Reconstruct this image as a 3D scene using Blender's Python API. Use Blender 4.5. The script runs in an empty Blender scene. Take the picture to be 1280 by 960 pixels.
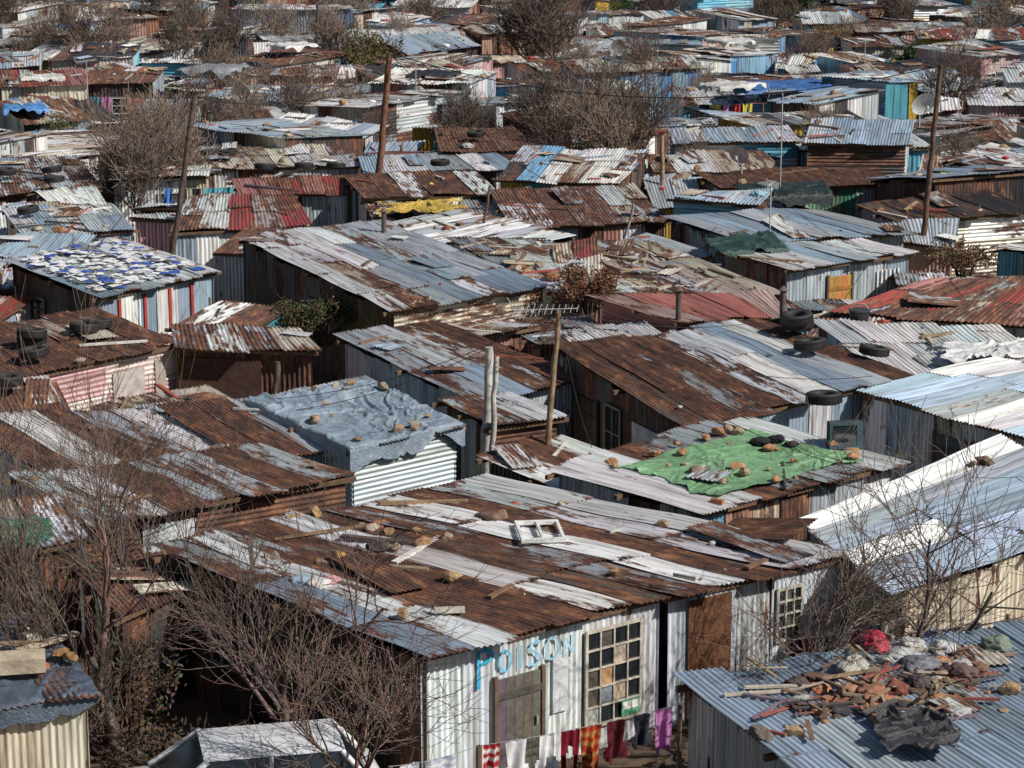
import bpy, math, random, bmesh
import numpy as np
from mathutils import Vector, noise, Matrix
random.seed(11); rng=np.random.default_rng(11)
U=random.uniform
# ---------------------------------------------------------------- camera survey
F=2900.0; HC=13.4; TH=math.radians(13.3)
def W(u,v,z=2.3):
    """ground/roof position of a surveyed point at height z"""
    x=(u-640)/F; y=-(v-480)/F; c=math.cos(TH); s=math.sin(TH)
    d=np.array([x,c+y*s,-s+y*c]); t=(z-HC)/d[2]
    return np.array([0,0,HC])+t*d
scn=bpy.context.scene
cam=bpy.data.cameras.new("camera"); co=bpy.data.objects.new("camera",cam); scn.collection.objects.link(co)
co.location=(0,0,HC); co.rotation_euler=(math.pi/2-TH,0,0); cam.sensor_width=36; cam.lens=F/1280*36
cam.clip_end=6000; cam.clip_start=.5; scn.camera=co
scn.view_settings.view_transform='Standard'; scn.view_settings.look='None'; scn.view_settings.exposure=0
# ---------------------------------------------------------------- light
EL=math.radians(40); az=math.radians(116)
sd=Vector((math.sin(az)*math.cos(EL),math.cos(az)*math.cos(EL),math.sin(EL)))
w=bpy.data.worlds.new("World"); scn.world=w; w.use_nodes=True
nt=w.node_tree; bg=nt.nodes["Background"]; sky=nt.nodes.new("ShaderNodeTexSky"); sky.sky_type='NISHITA'
sky.sun_disc=False; sky.sun_elevation=EL; sky.sun_rotation=az; nt.links.new(sky.outputs[0],bg.inputs[0]); bg.inputs[1].default_value=.05
L=bpy.data.lights.new("sun","SUN"); L.energy=5.0; L.angle=math.radians(.5); L.color=(1,.96,.90)
lo=bpy.data.objects.new("sun",L); scn.collection.objects.link(lo); lo.rotation_euler=sd.to_track_quat('Z','Y').to_euler()
# ---------------------------------------------------------------- materials
def newmat(n):
    m=bpy.data.materials.new(n); m.use_nodes=True; t=m.node_tree; b=t.nodes["Principled BSDF"]; return m,t,b
def N(t,typ,**k):
    n=t.nodes.new(typ)
    for a,v in k.items(): setattr(n,a,v)
    return n
def math_(t,op,a,b=None,c=None):
    n=N(t,"ShaderNodeMath",operation=op)
    for i,x in enumerate((a,b,c)):
        if x is None: continue
        if isinstance(x,(int,float)): n.inputs[i].default_value=x
        else: t.links.new(x,n.inputs[i])
    return n.outputs[0]
def noise_(t,vec,scale,detail=4,rough=.6):
    n=N(t,"ShaderNodeTexNoise"); n.inputs["Scale"].default_value=scale; n.inputs["Detail"].default_value=detail; n.inputs["Roughness"].default_value=rough
    t.links.new(vec,n.inputs["Vector"]); return n.outputs[0]
def vmul(t,vec,s):
    n=N(t,"ShaderNodeVectorMath",operation='MULTIPLY'); t.links.new(vec,n.inputs[0]); n.inputs[1].default_value=s; return n.outputs[0]
def mix(t,f,a,b,blend='MIX'):
    n=N(t,"ShaderNodeMix",data_type='RGBA',blend_type=blend)
    for s,x in ((0,f),(6,a),(7,b)):
        if isinstance(x,(int,float)): n.inputs[s].default_value=x
        elif isinstance(x,tuple): n.inputs[s].default_value=(*x,1)
        else: t.links.new(x,n.inputs[s])
    return n.outputs[2]
def ramp(t,fac,stops):
    n=N(t,"ShaderNodeValToRGB"); e=n.color_ramp.elements
    while len(e)<len(stops): e.new(.5)
    for i,(p,c) in enumerate(stops): e[i].position=p; e[i].color=(*c,1)
    t.links.new(fac,n.inputs[0]); return n.outputs[0]
def bump(t,h,b,strength,dist):
    n=N(t,"ShaderNodeBump"); n.inputs["Strength"].default_value=strength; n.inputs["Distance"].default_value=dist
    t.links.new(h,n.inputs["Height"]); t.links.new(n.outputs[0],b.inputs["Normal"])
def mk_metal():
    m,t,b=newmat("corrugated_iron")
    a=N(t,"ShaderNodeAttribute",attribute_name="col"); uv=N(t,"ShaderNodeAttribute",attribute_name="uvm").outputs["Vector"]
    n1=noise_(t,vmul(t,uv,(2.6,.55,37)),1.1,5,.66); n2=noise_(t,vmul(t,uv,(11,1.8,37)),1.0,4,.7)
    n=math_(t,'ADD',math_(t,'MULTIPLY',n1,.62),math_(t,'MULTIPLY',n2,.38))
    thr=math_(t,'MULTIPLY_ADD',a.outputs["Alpha"],-.40,.68)
    d=math_(t,'SUBTRACT',n,thr)
    mask=N(t,"ShaderNodeMapRange",interpolation_type='SMOOTHSTEP'); t.links.new(d,mask.inputs[0]); mask.inputs[1].default_value=-.035; mask.inputs[2].default_value=.035
    mask=mask.outputs[0]
    n3=noise_(t,vmul(t,uv,(3,.9,91)),1.6,6,.75)
    rc=ramp(t,n3,[(.3,(.022,.012,.010)),(.44,(.062,.029,.021)),(.55,(.14,.060,.035)),(.66,(.32,.15,.07)),(.8,(.50,.36,.26))])
    n4=noise_(t,vmul(t,uv,(7,.35,13)),1.3,5,.7)
    dirt=ramp(t,n4,[(.3,(.34,.30,.26)),(.45,(.80,.78,.75)),(.6,(1.15,1.15,1.15))])
    base=mix(t,1.0,a.outputs["Color"],dirt,'MULTIPLY')
    c=mix(t,mask,base,rc); t.links.new(c,b.inputs["Base Color"])
    t.links.new(math_(t,'MULTIPLY_ADD',mask,.42,.42),b.inputs["Roughness"])
    t.links.new(math_(t,'MULTIPLY_ADD',mask,-.15,.15),b.inputs["Metallic"])
    bump(t,math_(t,'ADD',n2,mask),b,.4,.012); return m
def mk_gen(name,rough,bs,sc,lo=.55,spec=.3,det=5):
    m,t,b=newmat(name); a=N(t,"ShaderNodeAttribute",attribute_name="col"); g=N(t,"ShaderNodeNewGeometry").outputs["Position"]
    n=noise_(t,g,sc,det,.7); n2=noise_(t,g,sc*5,3,.7)
    r=ramp(t,n,[(.3,(lo,lo,lo)),(.5,(.9,.88,.86)),(.7,(1.2,1.2,1.18))])
    t.links.new(mix(t,1.0,a.outputs["Color"],r,'MULTIPLY'),b.inputs["Base Color"]); b.inputs["Roughness"].default_value=rough
    b.inputs["Specular IOR Level"].default_value=spec
    bump(t,math_(t,'ADD',n,n2),b,bs,.03); return m
M_MET=mk_metal(); M_GEN=mk_gen("weathered_matte",.85,.4,4); M_TARP=mk_gen("tarpaulin",.38,.9,6,.65,.6); M_ROCK=mk_gen("stone",.95,.9,7,.45,.2)
M_BARK=mk_gen("bark",.9,.0,6,.6,.2,1); M_RUB=mk_gen("rubber",.65,.3,20,.7,.4); M_CLOTH=mk_gen("cloth",.95,.3,9,.8,.1)
M_LEAF=mk_gen("leaf",.7,.1,3,.5,.3,1); M_SOIL=mk_gen("soil_litter",.95,.6,2,.5,.1)
M_GL,t,b=newmat("window_glass"); b.inputs["Base Color"].default_value=(.02,.025,.03,1); b.inputs["Roughness"].default_value=.08; b.inputs["Specular IOR Level"].default_value=.9
M_PAINT,t,b=newmat("car_paint"); a=N(t,"ShaderNodeAttribute",attribute_name="col"); t.links.new(a.outputs["Color"],b.inputs["Base Color"]); b.inputs["Roughness"].default_value=.3; b.inputs["Coat Weight"].default_value=.4
MATS=[M_MET,M_GEN,M_TARP,M_ROCK,M_GL,M_RUB,M_CLOTH,M_BARK,M_LEAF,M_PAINT,M_SOIL]
MET,GEN,TARP,ROCK,GLASS,RUB,CLOTH,BARK,LEAF,PAINT,SOIL=range(11)
# ---------------------------------------------------------------- mesh builder
class MB:
    def __init__(s): s.v=[];s.l=[];s.sz=[];s.c=[];s.uv=[];s.m=[];s.sm=[];s.n=0
    def add(s,v,f,col,rust=0.,uv=None,mat=GEN,smooth=False,cols=None):
        v=np.asarray(v,float).reshape(-1,3); f=np.asarray(f,int); n=len(v)
        s.v.append(v); s.l.append((f+s.n).ravel()); s.sz.append(np.full(len(f),f.shape[1]))
        c=np.empty((n,4)); c[:,:3]=col if cols is None else cols; c[:,3]=rust; s.c.append(c)
        s.uv.append(v*1.0 if uv is None else uv); s.m.append(np.full(len(f),mat)); s.sm.append(np.full(len(f),smooth)); s.n+=n
    def build(s,name,parent=None,link=True):
        me=bpy.data.meshes.new(name)
        if s.n:
            v=np.concatenate(s.v); l=np.concatenate(s.l); sz=np.concatenate(s.sz)
            me.vertices.add(len(v)); me.vertices.foreach_set("co",v.ravel())
            me.loops.add(len(l)); me.loops.foreach_set("vertex_index",l.astype(np.int32))
            me.polygons.add(len(sz)); st=np.concatenate(([0],np.cumsum(sz)[:-1])); me.polygons.foreach_set("loop_start",st.astype(np.int32))
            m=np.concatenate(s.m); used=sorted(set(m.tolist())); remap={k:i for i,k in enumerate(used)}
            for k in used: me.materials.append(MATS[k])
            me.polygons.foreach_set("material_index",np.array([remap[k] for k in m.tolist()],dtype=np.int32))
            me.polygons.foreach_set("use_smooth",np.concatenate(s.sm).astype(bool))
            me.update(calc_edges=True)
            at=me.attributes.new("col",'FLOAT_COLOR','POINT'); at.data.foreach_set("color",np.concatenate(s.c).ravel().astype(np.float32))
            at=me.attributes.new("uvm",'FLOAT_VECTOR','POINT'); at.data.foreach_set("vector",np.concatenate(s.uv).ravel().astype(np.float32))
        if not link: return me
        return mkobj(name,me,parent)
def mkobj(name,me,parent=None):
    o=bpy.data.objects.new(name,me); scn.collection.objects.link(o)
    if parent: o.parent=parent
    return o
def empty(name,loc=(0,0,0)):
    e=bpy.data.objects.new(name,None); e.empty_display_size=.3; scn.collection.objects.link(e); return e
def norm(v): v=np.asarray(v,float); return v/(np.linalg.norm(v)+1e-12)
def gridf(nx,ny):
    i=np.arange(ny)[:,None]*(nx+1)+np.arange(nx)[None,:]; i=i.ravel()
    return np.stack([i,i+1,i+nx+2,i+nx+1],1)
def patch(A,B,C,D):
    A,B,C,D=[np.asarray(x,float) for x in (A,B,C,D)]
    def P(s,t):
        s=np.asarray(s,float)[...,None]; t=np.asarray(t,float)[...,None]
        return (1-s)*(1-t)*A+s*(1-t)*B+s*t*C+(1-s)*t*D
    return P
def sheet(mb,P,s0,s1,t0,t1,wid,ln,col,rust,Nn,off=0,pitch=.09,amp=.012,segs=7,ny=3,tilt=.01,sag=0,ph=(0,0),mat=MET,curl=0,edge=0):
    nx=max(2,int(wid/pitch*segs)); tt=np.linspace(0,1,ny+1)
    if edge: tt=np.concatenate([[0,min(.2,.18/ln)],tt[1:-1],[1-min(.2,.18/ln),1]]); ny+=2
    S,T=np.meshgrid(np.linspace(s0,s1,nx+1),t0+(t1-t0)*tt)
    pts=P(S,T); x=(S-s0)/(s1-s0+1e-9)*wid; y=(T-t0)/(t1-t0+1e-9)*ln
    h=amp*np.sin(2*np.pi*x/pitch)+off+U(-tilt,tilt)*(2*x/wid-1)+U(-tilt,tilt)*(2*y/ln-1)
    if sag: h=h+sag*np.sin(pts[...,0]*1.7+ph[0])*np.sin(pts[...,1]*1.3+ph[1])
    if curl: h=h+curl*np.clip((y/ln-.6)/.4,0,1)**2*(x/wid)
    pts=pts+Nn*h[...,None]
    uv=np.stack([x+U(0,50),y+U(0,50),np.full_like(x,U(0,1))],-1).reshape(-1,3)
    if edge: rust=np.clip(rust+edge*((np.minimum(y,ln-y)<.02)*1.0),0,1.1).ravel()
    mb.add(pts,gridf(nx,ny),col,rust,uv,mat,True)
BF=np.array([[0,1,3,2],[4,6,7,5],[0,4,5,1],[2,3,7,6],[0,2,6,4],[1,5,7,3]])
def box(mb,o,ux,uy,uz,x0,x1,y0,y1,z0,z1,col,mat=GEN,rust=0):
    o,ux,uy,uz=[np.asarray(q,float) for q in (o,ux,uy,uz)]
    v=[o+ux*x+uy*y+uz*z for x in (x0,x1) for y in (y0,y1) for z in (z0,z1)]
    mb.add(v,BF,col,rust,None,mat)
def tube(mb,pts,r,k=5,col=(.2,.15,.1),mat=BARK,cap=False):
    pts=np.asarray(pts,float); n=len(pts); r=np.broadcast_to(np.asarray(r,float),(n,))
    tg=np.gradient(pts,axis=0); tg/=np.linalg.norm(tg,axis=1)[:,None]+1e-9
    ref=np.array([.31,.17,.93]) if abs(tg[0][2])<.8 else np.array([.95,.2,.1])
    a=np.cross(tg,ref); a/=np.linalg.norm(a,axis=1)[:,None]+1e-9; b_=np.cross(tg,a)
    th=np.arange(k)*2*np.pi/k
    v=pts[:,None,:]+r[:,None,None]*(np.cos(th)[None,:,None]*a[:,None,:]+np.sin(th)[None,:,None]*b_[:,None,:])
    i=np.arange(n-1)[:,None]*k; j=np.arange(k)[None,:]; j2=(j+1)%k
    f=np.stack([(i+j).ravel(),(i+j2).ravel(),(i+k+j2).ravel(),(i+k+j).ravel()],1)
    mb.add(v,f,col,0,None,mat,True)
    if cap: mb.add(v[-1],[list(range(k))],col,0,None,mat)
# ---------------------------------------------------------------- colours
Z=(.46,.51,.55); ZL=(.76,.78,.79); ZB=(.34,.43,.53); TAN=(.52,.46,.37); BR=(.10,.045,.034); WH=(.84,.83,.81); RED=(.36,.07,.055); DK=(.07,.066,.066)
PAL={
'zinc':[(Z,.0,.35,4),(ZL,.1,.35,3),(ZB,.0,.2,3),(TAN,.2,.5,1)],
'bluez':[(ZB,0,.2,5),(Z,0,.25,2),(ZL,0,.2,.7)],
'lblue':[((.45,.58,.70),0,.15,4),(ZL,0,.2,1),(Z,.1,.3,.6)],
'rusty':[(Z,.5,.7,3),(BR,.75,1,2.6),(ZL,.38,.56,3),(TAN,.5,.7,1.2)],
'brown':[(BR,.8,1.05,6),(Z,.70,.9,1.5),(TAN,.55,.75,.6),((.2,.15,.13),.5,.8,2)],
'half':[(Z,.35,.55,3),(BR,.7,1,1.5),(ZL,.25,.48,4),(ZB,.1,.4,1.5),(TAN,.4,.6,1)],
'lightz':[(ZL,.1,.42,4),(WH,.15,.42,3),(Z,.3,.5,1)],
'tanz':[(TAN,.3,.55,4),((.66,.60,.50),.2,.45,3),(Z,.3,.6,2),(ZL,.2,.4,2.5),(BR,.7,1,.8)],
'red':[(RED,.35,.6,4),((.42,.2,.18),.3,.5,2),(Z,.4,.6,1.5),((.5,.42,.4),.3,.5,1)],
'pinkred':[((.5,.20,.17),.1,.35,4),((.6,.42,.38),.1,.4,1.5)],
'dark':[(DK,.2,.6,3),((.13,.11,.095),.4,.7,2),((.04,.04,.045),.1,.4,2)],  # dark sheets; on left-facing walls they carry the shade as colour
'white':[(WH,.05,.25,4),(ZL,.05,.25,3),((.68,.73,.78),.0,.15,3)],
'wall_w':[((.70,.76,.81),.05,.28,5),((.77,.80,.83),.05,.3,3)],
'cream':[((.70,.64,.50),.05,.2,4),((.74,.69,.56),.1,.3,2)],
'pink':[((.60,.36,.36),.1,.3,3),((.66,.56,.53),.1,.3,2)],
'blue':[((.10,.28,.56),.05,.2,3),((.30,.5,.68),.1,.3,2),(ZB,0,.2,1)],
'cyan':[((.14,.44,.60),0,.2,4),((.3,.57,.7),0,.25,2),(ZL,0,.2,1)],
'green':[((.06,.22,.14),.1,.4,2),((.15,.28,.2),.2,.4,1),(Z,.2,.5,2)],
'yellow':[((.55,.38,.06),.05,.2,2),((.1,.35,.45),.05,.2,1)],
'brick':[((.42,.2,.13),.3,.5,3),((.5,.32,.25),.2,.4,2)],
'rustwall':[(BR,.85,1.05,4),((.2,.09,.06),.7,1,2)],
}
PAL['mixed']=PAL['half']+[(RED,.3,.6,.4),(WH,.2,.4,2)]
PAL['motley']=PAL['half']+[(WH,.1,.3,4),((.2,.4,.58),.1,.3,.8),(RED,.2,.5,.5),((.1,.3,.2),.2,.4,.25),(DK,.2,.5,1.5),(TAN,.2,.5,2)]
PAL['mixwall']=PAL['zinc']+[(WH,.1,.3,3.5),((.2,.4,.55),.1,.3,1.2),(BR,.8,1,1.8),((.6,.55,.43),.2,.4,2),((.5,.25,.2),.2,.4,.7),(DK,.2,.5,2.5)]
def pick(p):
    L_=PAL[p]; c,a,b_,_=random.choices(L_,[q[3] for q in L_])[0]; k=U(.74,1.12)
    return tuple(min(.87,x*k*U(.96,1.04)) for x in c),U(a,b_)
# ---------------------------------------------------------------- stones
def ico(sub):
    bm=bmesh.new(); bmesh.ops.create_icosphere(bm,subdivisions=sub,radius=1); v=np.array([q.co[:] for q in bm.verts]); f=np.array([[x.index for x in q.verts] for q in bm.faces]); bm.free(); return v,f
IC=ico(2); ICS=ico(1); I3=ico(3); I4=ico(4); STN=[]
for k in range(14):
    v=I3[0].copy()
    for _ in range(11):
        n_=norm(rng.standard_normal(3)); d_=U(.45,.85); e=np.clip(v@n_-d_,0,None); v-=e[:,None]*n_
    d=np.array([noise.noise(Vector(q*2.3+k*9)) for q in v]); v*= (1+.12*d)[:,None]; STN.append((v,I3[1]))
STS=[]
for k in range(8):
    v=IC[0].copy()
    for _ in range(6):
        n_=norm(rng.standard_normal(3)); e=np.clip(v@n_-U(.45,.8),0,None); v-=e[:,None]*n_
    STS.append((v,IC[1]))
BAGS=[]
for k in range(10):
    v=I4[0].copy(); o_=k*13.1
    d=np.array([.35*noise.noise(Vector(q*1.4+o_))+.22*(1-abs(noise.noise(Vector(q*2.6+o_)))*2.5)+.10*(1-abs(noise.noise(Vector(q*6+o_)))*2.5) for q in v]); BAGS.append(v*(1+d)[:,None])
SCOL=[(.38,.25,.14),(.45,.31,.18),(.32,.22,.15),(.42,.34,.25),(.26,.21,.17),(.5,.42,.33),(.36,.18,.10),(.2,.17,.15),(.46,.25,.12)]
def stone(mb,p,r,far=False,col=None,mat=ROCK):
    a=U(0,6.28); c,s=math.cos(a),math.sin(a)
    if col is None and .05<r<.13 and U(0,1)<.22:
        box(mb,np.asarray(p),(c,s,0),(-s,c,0),(U(-.1,.1),U(-.1,.1),1),-.11,.11,-.053,.053,0,.07,random.choice([(.42,.2,.12),(.38,.17,.1),(.4,.36,.32)]),mat); return
    v,f=random.choice(STS if far or r<.06 else STN)
    sc=np.array([U(.8,1.35),U(.7,1.1),U(.45,.85)])*r*1.15; q=v*sc; q=np.stack([q[:,0]*c-q[:,1]*s,q[:,0]*s+q[:,1]*c,q[:,2]],1)
    mb.add(q+np.asarray(p)+[0,0,sc[2]*.55],f,col or random.choice(SCOL),0,None,mat,False)
stones=MB(); debris=MB()
DCOL=[(.3,.22,.14),(.12,.09,.07),(.45,.4,.33),(.4,.4,.4),(.06,.06,.07),(.2,.12,.08),(.25,.3,.38),(.36,.1,.07)]
FCOL=DCOL+[(.8,.8,.78),(.75,.74,.7),(.1,.3,.6),(.5,.06,.05),(.05,.25,.12),(.7,.55,.1),(.3,.5,.62)]
def plank(mb,p,Nn,ln,wd=.1,th=.035,col=None,ang=None,mat=GEN):
    a=U(0,3.14) if ang is None else ang; ux=np.array([math.cos(a),math.sin(a),0]); Nn=norm(Nn); ux=norm(ux-Nn*ux.dot(Nn)); uy=np.cross(Nn,ux)
    box(mb,np.asarray(p)+Nn*.02,ux,uy,Nn,-ln/2,ln/2,-wd/2,wd/2,0,th,col or random.choice(DCOL+[(.62,.6,.56)]),mat)
def scrap(mb,p,Nn,w_,l_,pal='rusty',ang=None,lift=.05,curl=0):
    a=U(0,3.14) if ang is None else ang; ux=np.array([math.cos(a),math.sin(a),0]); Nn=norm(Nn); ux=norm(ux-Nn*ux.dot(Nn)); uy=np.cross(Nn,ux); p=np.asarray(p)+Nn*lift
    P=patch(p-ux*w_/2-uy*l_/2,p+ux*w_/2-uy*l_/2,p+ux*w_/2+uy*l_/2+Nn*U(0,.08),p-ux*w_/2+uy*l_/2+Nn*U(0,.08)); c,r=pick(pal)
    sheet(mb,P,0,1,0,1,w_,l_,c,r,Nn,.0,segs=6,curl=curl,ny=5)
def blob(mb,p,r,col,mat=TARP,flat=.6):
    if r>.1: v=random.choice(BAGS); f=I4[1]
    else: v=random.choice(STS)[0]; f=IC[1]
    a=U(0,6.28); c,s=math.cos(a),math.sin(a); v=v*np.array([U(.9,1.3),U(.8,1.1),flat])*r; v=np.stack([v[:,0]*c-v[:,1]*s,v[:,0]*s+v[:,1]*c,v[:,2]],1)
    mb.add(v+np.asarray(p)+[0,0,r*flat*.7],f,col,0,None,mat,r>.1)
# ---------------------------------------------------------------- shack
polys=[]
class Sh: pass
def shack(C4,rp='mixed',wp='mixwall',walls={},horiz=(),over=.13,st=.35,name='corrugated_shack',reg=True,far=None,deb=.15,wallz=0,loose=.03):
    A,B,C,D=[np.asarray(x,float) for x in C4]
    P=patch(A,B,C,D); cen=P(.5,.5); dist=cen[1]
    if reg: polys.append(np.array([A[:2],B[:2],C[:2],D[:2]]))
    if far is None: far=dist>85
    pitch,segs,amp=(.09,7,.0135) if dist<50 else ((.105,5,.016) if dist<85 else (.15,4,.024))
    Nn=norm(np.cross(P(1,.5)-P(0,.5),P(.5,1)-P(.5,0))); 
    if Nn[2]<0: Nn=-Nn
    Wd=np.linalg.norm(P(1,.5)-P(0,.5)); Ln=np.linalg.norm(P(.5,1)-P(.5,0))
    par=None if far else empty(name); rm=MB(); wm=rm if far else MB(); ph=(U(0,6),U(0,6)); sg=.035
    n=max(1,round(Wd/.72)); nr=max(1,round(Ln/(2.4 if not far else 3.2)))
    flip=(P(.5,0)[2]>P(.5,1)[2])
    for i in range(n):
        cut=sorted(U(-.3,.3) for _ in range(nr-1)); js=[0]+[(j+1+cut[j])/nr for j in range(nr-1)]+[1]
        rpi=rp if isinstance(rp,str) else rp[min(len(rp)-1,int((i+.5)/n*len(rp)))]
        cc=pick(rpi)
        for j in range(nr):
            if U(0,1)<.6: cc=pick(rpi)
            t0=js[j]-(U(.02,.3)/Ln if j==0 else .06/Ln); t1=js[j+1]+(U(.02,.3)/Ln if j==nr-1 else .06/Ln)
            sheet(rm,P,i/n-.02/Wd,(i+1)/n+.04/Wd,t0,t1,Wd/n+.06,(t1-t0)*Ln,cc[0],cc[1],Nn,.012*(nr-j if flip else j)+.006*(i%2)+U(0,.012),pitch,amp,segs,3 if not far else 2,.016,sg,ph,curl=U(-.02,.06) if j==nr-1 else 0,edge=.22 if not far else 0)
    if not far:
        for t_ in (0.01,.5,.985):
            a,b2=P(0,t_)-Nn*.085,P(1,t_)-Nn*.085; ux=norm(b2-a); box(rm,a,ux,np.cross(Nn,ux),Nn,-U(0,.2),np.linalg.norm(b2-a)+U(0,.2),-.035,.035,-.04,.04,(.16,.10,.06))
    si,ti=over/Wd,over/Ln
    W4=[P(abs(s-si),abs(t_-ti)) for s,t_ in ((0,0),(1,0),(1,1),(0,1))]
    info=[]
    for k in range(4):
        a,b2=W4[k],W4[(k+1)%4]; a0,b0=a.copy(),b2.copy(); a0[2]=b0[2]=wallz-.05; a=a-[0,0,.05]; b2=b2-[0,0,.05]
        ln=np.linalg.norm((b0-a0)[:2]); nn=norm(np.cross(b0-a0,[0,0,1])); 
        if nn.dot((a0+b0)/2-np.array([cen[0],cen[1],wallz]))<0: nn=-nn
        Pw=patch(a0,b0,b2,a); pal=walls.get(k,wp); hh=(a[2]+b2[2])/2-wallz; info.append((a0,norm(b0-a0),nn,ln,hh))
        if k==2 and far: continue
        if pal is None: continue
        if k in horiz:
            m=max(1,round(hh/.65)); q=max(1,round(ln/2.4)); Pw2=lambda s,t_,Pw=Pw:Pw(t_,s)
            for i in range(m):
                for j in range(q):
                    c,r=pick(pal); sheet(wm,Pw2,i/m-.01,(i+1)/m+.01,j/q-.01,(j+1)/q+.01,hh/m,ln/q,c,r,nn,.01*(j%2)+.008*i,pitch,amp,segs,2,.01)
        else:
            m=max(1,round(ln/.7))
            for i in range(m):
                c,r=pick(pal); sheet(wm,Pw,i/m-.01,(i+1)/m+.012,0,U(.95,1.0) if not far else 1,ln/m,hh,c,r,nn,.008*(i%2)+U(0,.01),pitch,amp,segs,2 if not far else 1,.012,edge=.15 if not far else 0)
    s=Sh(); s.P=P; s.N=Nn; s.W=Wd; s.L=Ln; s.par=par; s.info=info; s.cen=cen; s.wm=wm; s.rm=rm; s.far=far; s.name=name
    area=Wd*Ln
    for _ in range(int(area*st*.33*U(.6,1.4))):
        e=random.random(); a,b_=U(.03,.97),U(.03,.97)
        if e<.35: b_=U(.02,.08)
        elif e<.6: a=random.choice((U(.02,.07),U(.93,.98)))
        for q in range(random.choice((1,1,1,2,3,4))):
            p=P(min(.98,max(.02,a+U(-.25,.25)/Wd*(q>0))),min(.98,max(.02,b_+U(-.25,.25)/Ln*(q>0))))+Nn*.02; r=U(.03,.13)
            if U(0,1)<.1: r=U(.13,.2)
            stone(stones,p,r,dist>60)
    sa=math.atan2((P(1,.5)-P(0,.5))[1],(P(1,.5)-P(0,.5))[0])
    for _ in range(int(area*loose*U(.3,1.7)+.5)):
        p=P(U(.15,.85),U(.15,.85)); scrap(rm,p,Nn,U(.5,.75),U(1.0,2.3),'mixed' if U(0,1)<.6 else 'tanz',sa+random.gauss(0,.12)+(math.pi/2 if U(0,1)<.12 else 0),.07,U(0,.12))
    for _ in range(int(area*deb*U(.5,1.5)*1.3)):
        p=P(U(.05,.95),U(.05,.95)); e=random.random(); CC=FCOL if dist>70 else DCOL
        if e<.55: plank(debris,p,Nn,U(.3,1.9),U(.03,.12),U(.02,.06))
        elif e<.70: scrap(debris,p,Nn,U(.3,.7),U(.4,1.2),random.choice(('rusty','mixed','tanz')))
        elif e<.90: blob(debris,p,U(.04,.1),random.choice(CC),CLOTH)
        else: blob(debris,p,U(.101,.22) if dist>70 else U(.101,.15),random.choice(CC),CLOTH if U(0,1)<.6 else TARP,.4)
    return s
def fin(s):
    if s.far: s.rm.build(s.name)
    else: s.rm.build("roof",s.par); s.wm.build("walls",s.par)
def on_wall(s,k,fr,w_,h,z0,kind,col=(.2,.14,.1),rows=2,cols=2,mb=None,mat=GEN):
    a0,ux,nn,ln,hh=s.info[k]; m=mb or MB(); up=np.array([0,0,1.]); o=np.array([a0[0],a0[1],0])+ux*fr*ln+nn*.037
    if kind=='door':
        n=5
        for i in range(n): c=tuple(x*U(.8,1.15) for x in col); box(m,o,ux,up,nn,-w_/2+i*w_/n,-w_/2+(i+1)*w_/n-.006,z0,z0+h,0,.03+U(0,.006),c)
        box(m,o,ux,up,nn,-w_/2,w_/2,z0+h*.25,z0+h*.25+.1,.037,.055,tuple(x*.7 for x in col)); box(m,o,ux,up,nn,-w_/2,w_/2,z0+h*.8,z0+h*.8+.1,.037,.055,tuple(x*.7 for x in col))
        for x in (-w_/2-.06,w_/2): box(m,o,ux,up,nn,x,x+.06,z0,z0+h+.06,0,.06,(.15,.1,.07))
        box(m,o,ux,up,nn,w_*.36,w_*.4,z0+h*.48,z0+h*.56,.037,.08,(.3,.3,.3))
    elif kind=='panel': box(m,o,ux,up,nn,-w_/2,w_/2,z0,z0+h,0,.02,col,mat)
    else:
        for i in range(cols):
            for j in range(rows):
                x=-w_/2+w_*i/cols; y=z0+h*j/rows; g=U(0,1); tl=U(0,.006)
                box(m,o,ux,up,nn,x,x+w_/cols,y,y+h/rows,0,.006+tl,(.02,.02,.025) if g<.8 else (.1,.09,.08),GLASS if g<.8 else GEN)
        for i in range(cols+1): x=-w_/2+w_*i/cols; q=.025 if i in(0,cols) else .013; box(m,o,ux,up,nn,x-q,x+q,z0,z0+h,.0125,.045,col)
        for j in range(rows+1): y=z0+h*j/rows; q=.025 if j in(0,rows) else .013; box(m,o,ux,up,nn,-w_/2-.02,w_/2+.02,y-q,y+q,.015,.048,col)
    if mb is None: m.build({'door':'door','win':'window','panel':'panel'}[kind],s.par)
    return o,ux,nn
def R(px,zs=(2.25,2.25,2.5,2.5),rp='mixed',**k):
    return shack([W(u,v,z) for (u,v),z in zip(px,zs)],rp,**k)
SH={}
# ---- foreground
SH['main']=s=R([(525,820),(838,741),(412,641),(200,690)],(2.25,2.25,2.3,2.3),['half','brown','lightz','rusty','brown','half','lightz','brown'],walls={0:'wall_w',3:'dark',1:'white'},st=.22,deb=.10,loose=.015)  # left wall: its shade is put into the dark sheet colour
o,ux,nn=on_wall(s,0,.80,1.05,1.5,.42,'win',(.55,.5,.42),5,4)
for (x,y,c) in ((-.13,.62,(.5,.3,.16)),(.13,.33,(.5,.4,.3)),(.13,.92,(.55,.45,.35)),(-.13,.33,(.25,.3,.35)),(-.39,.03,(.4,.42,.4))):
    box(s.wm,o,ux,np.array([0,0,1.]),nn,x-.115,x+.115,.42+y-.0,.42+y+.27,.0126,.02,c)
box(s.wm,o,ux,np.array([0,0,1.]),nn,.14,.48,.46,.7,.05,.058,(.1,.35,.2)); box(s.wm,o,ux,np.array([0,0,1.]),nn,.16,.46,.56,.68,.059,.062,(.75,.75,.72))
on_wall(s,0,.385,.8,1.55,.0,'door',(.14,.125,.115)); on_wall(s,0,.565,.28,.95,.8,'panel',(.62,.65,.68))
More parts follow.
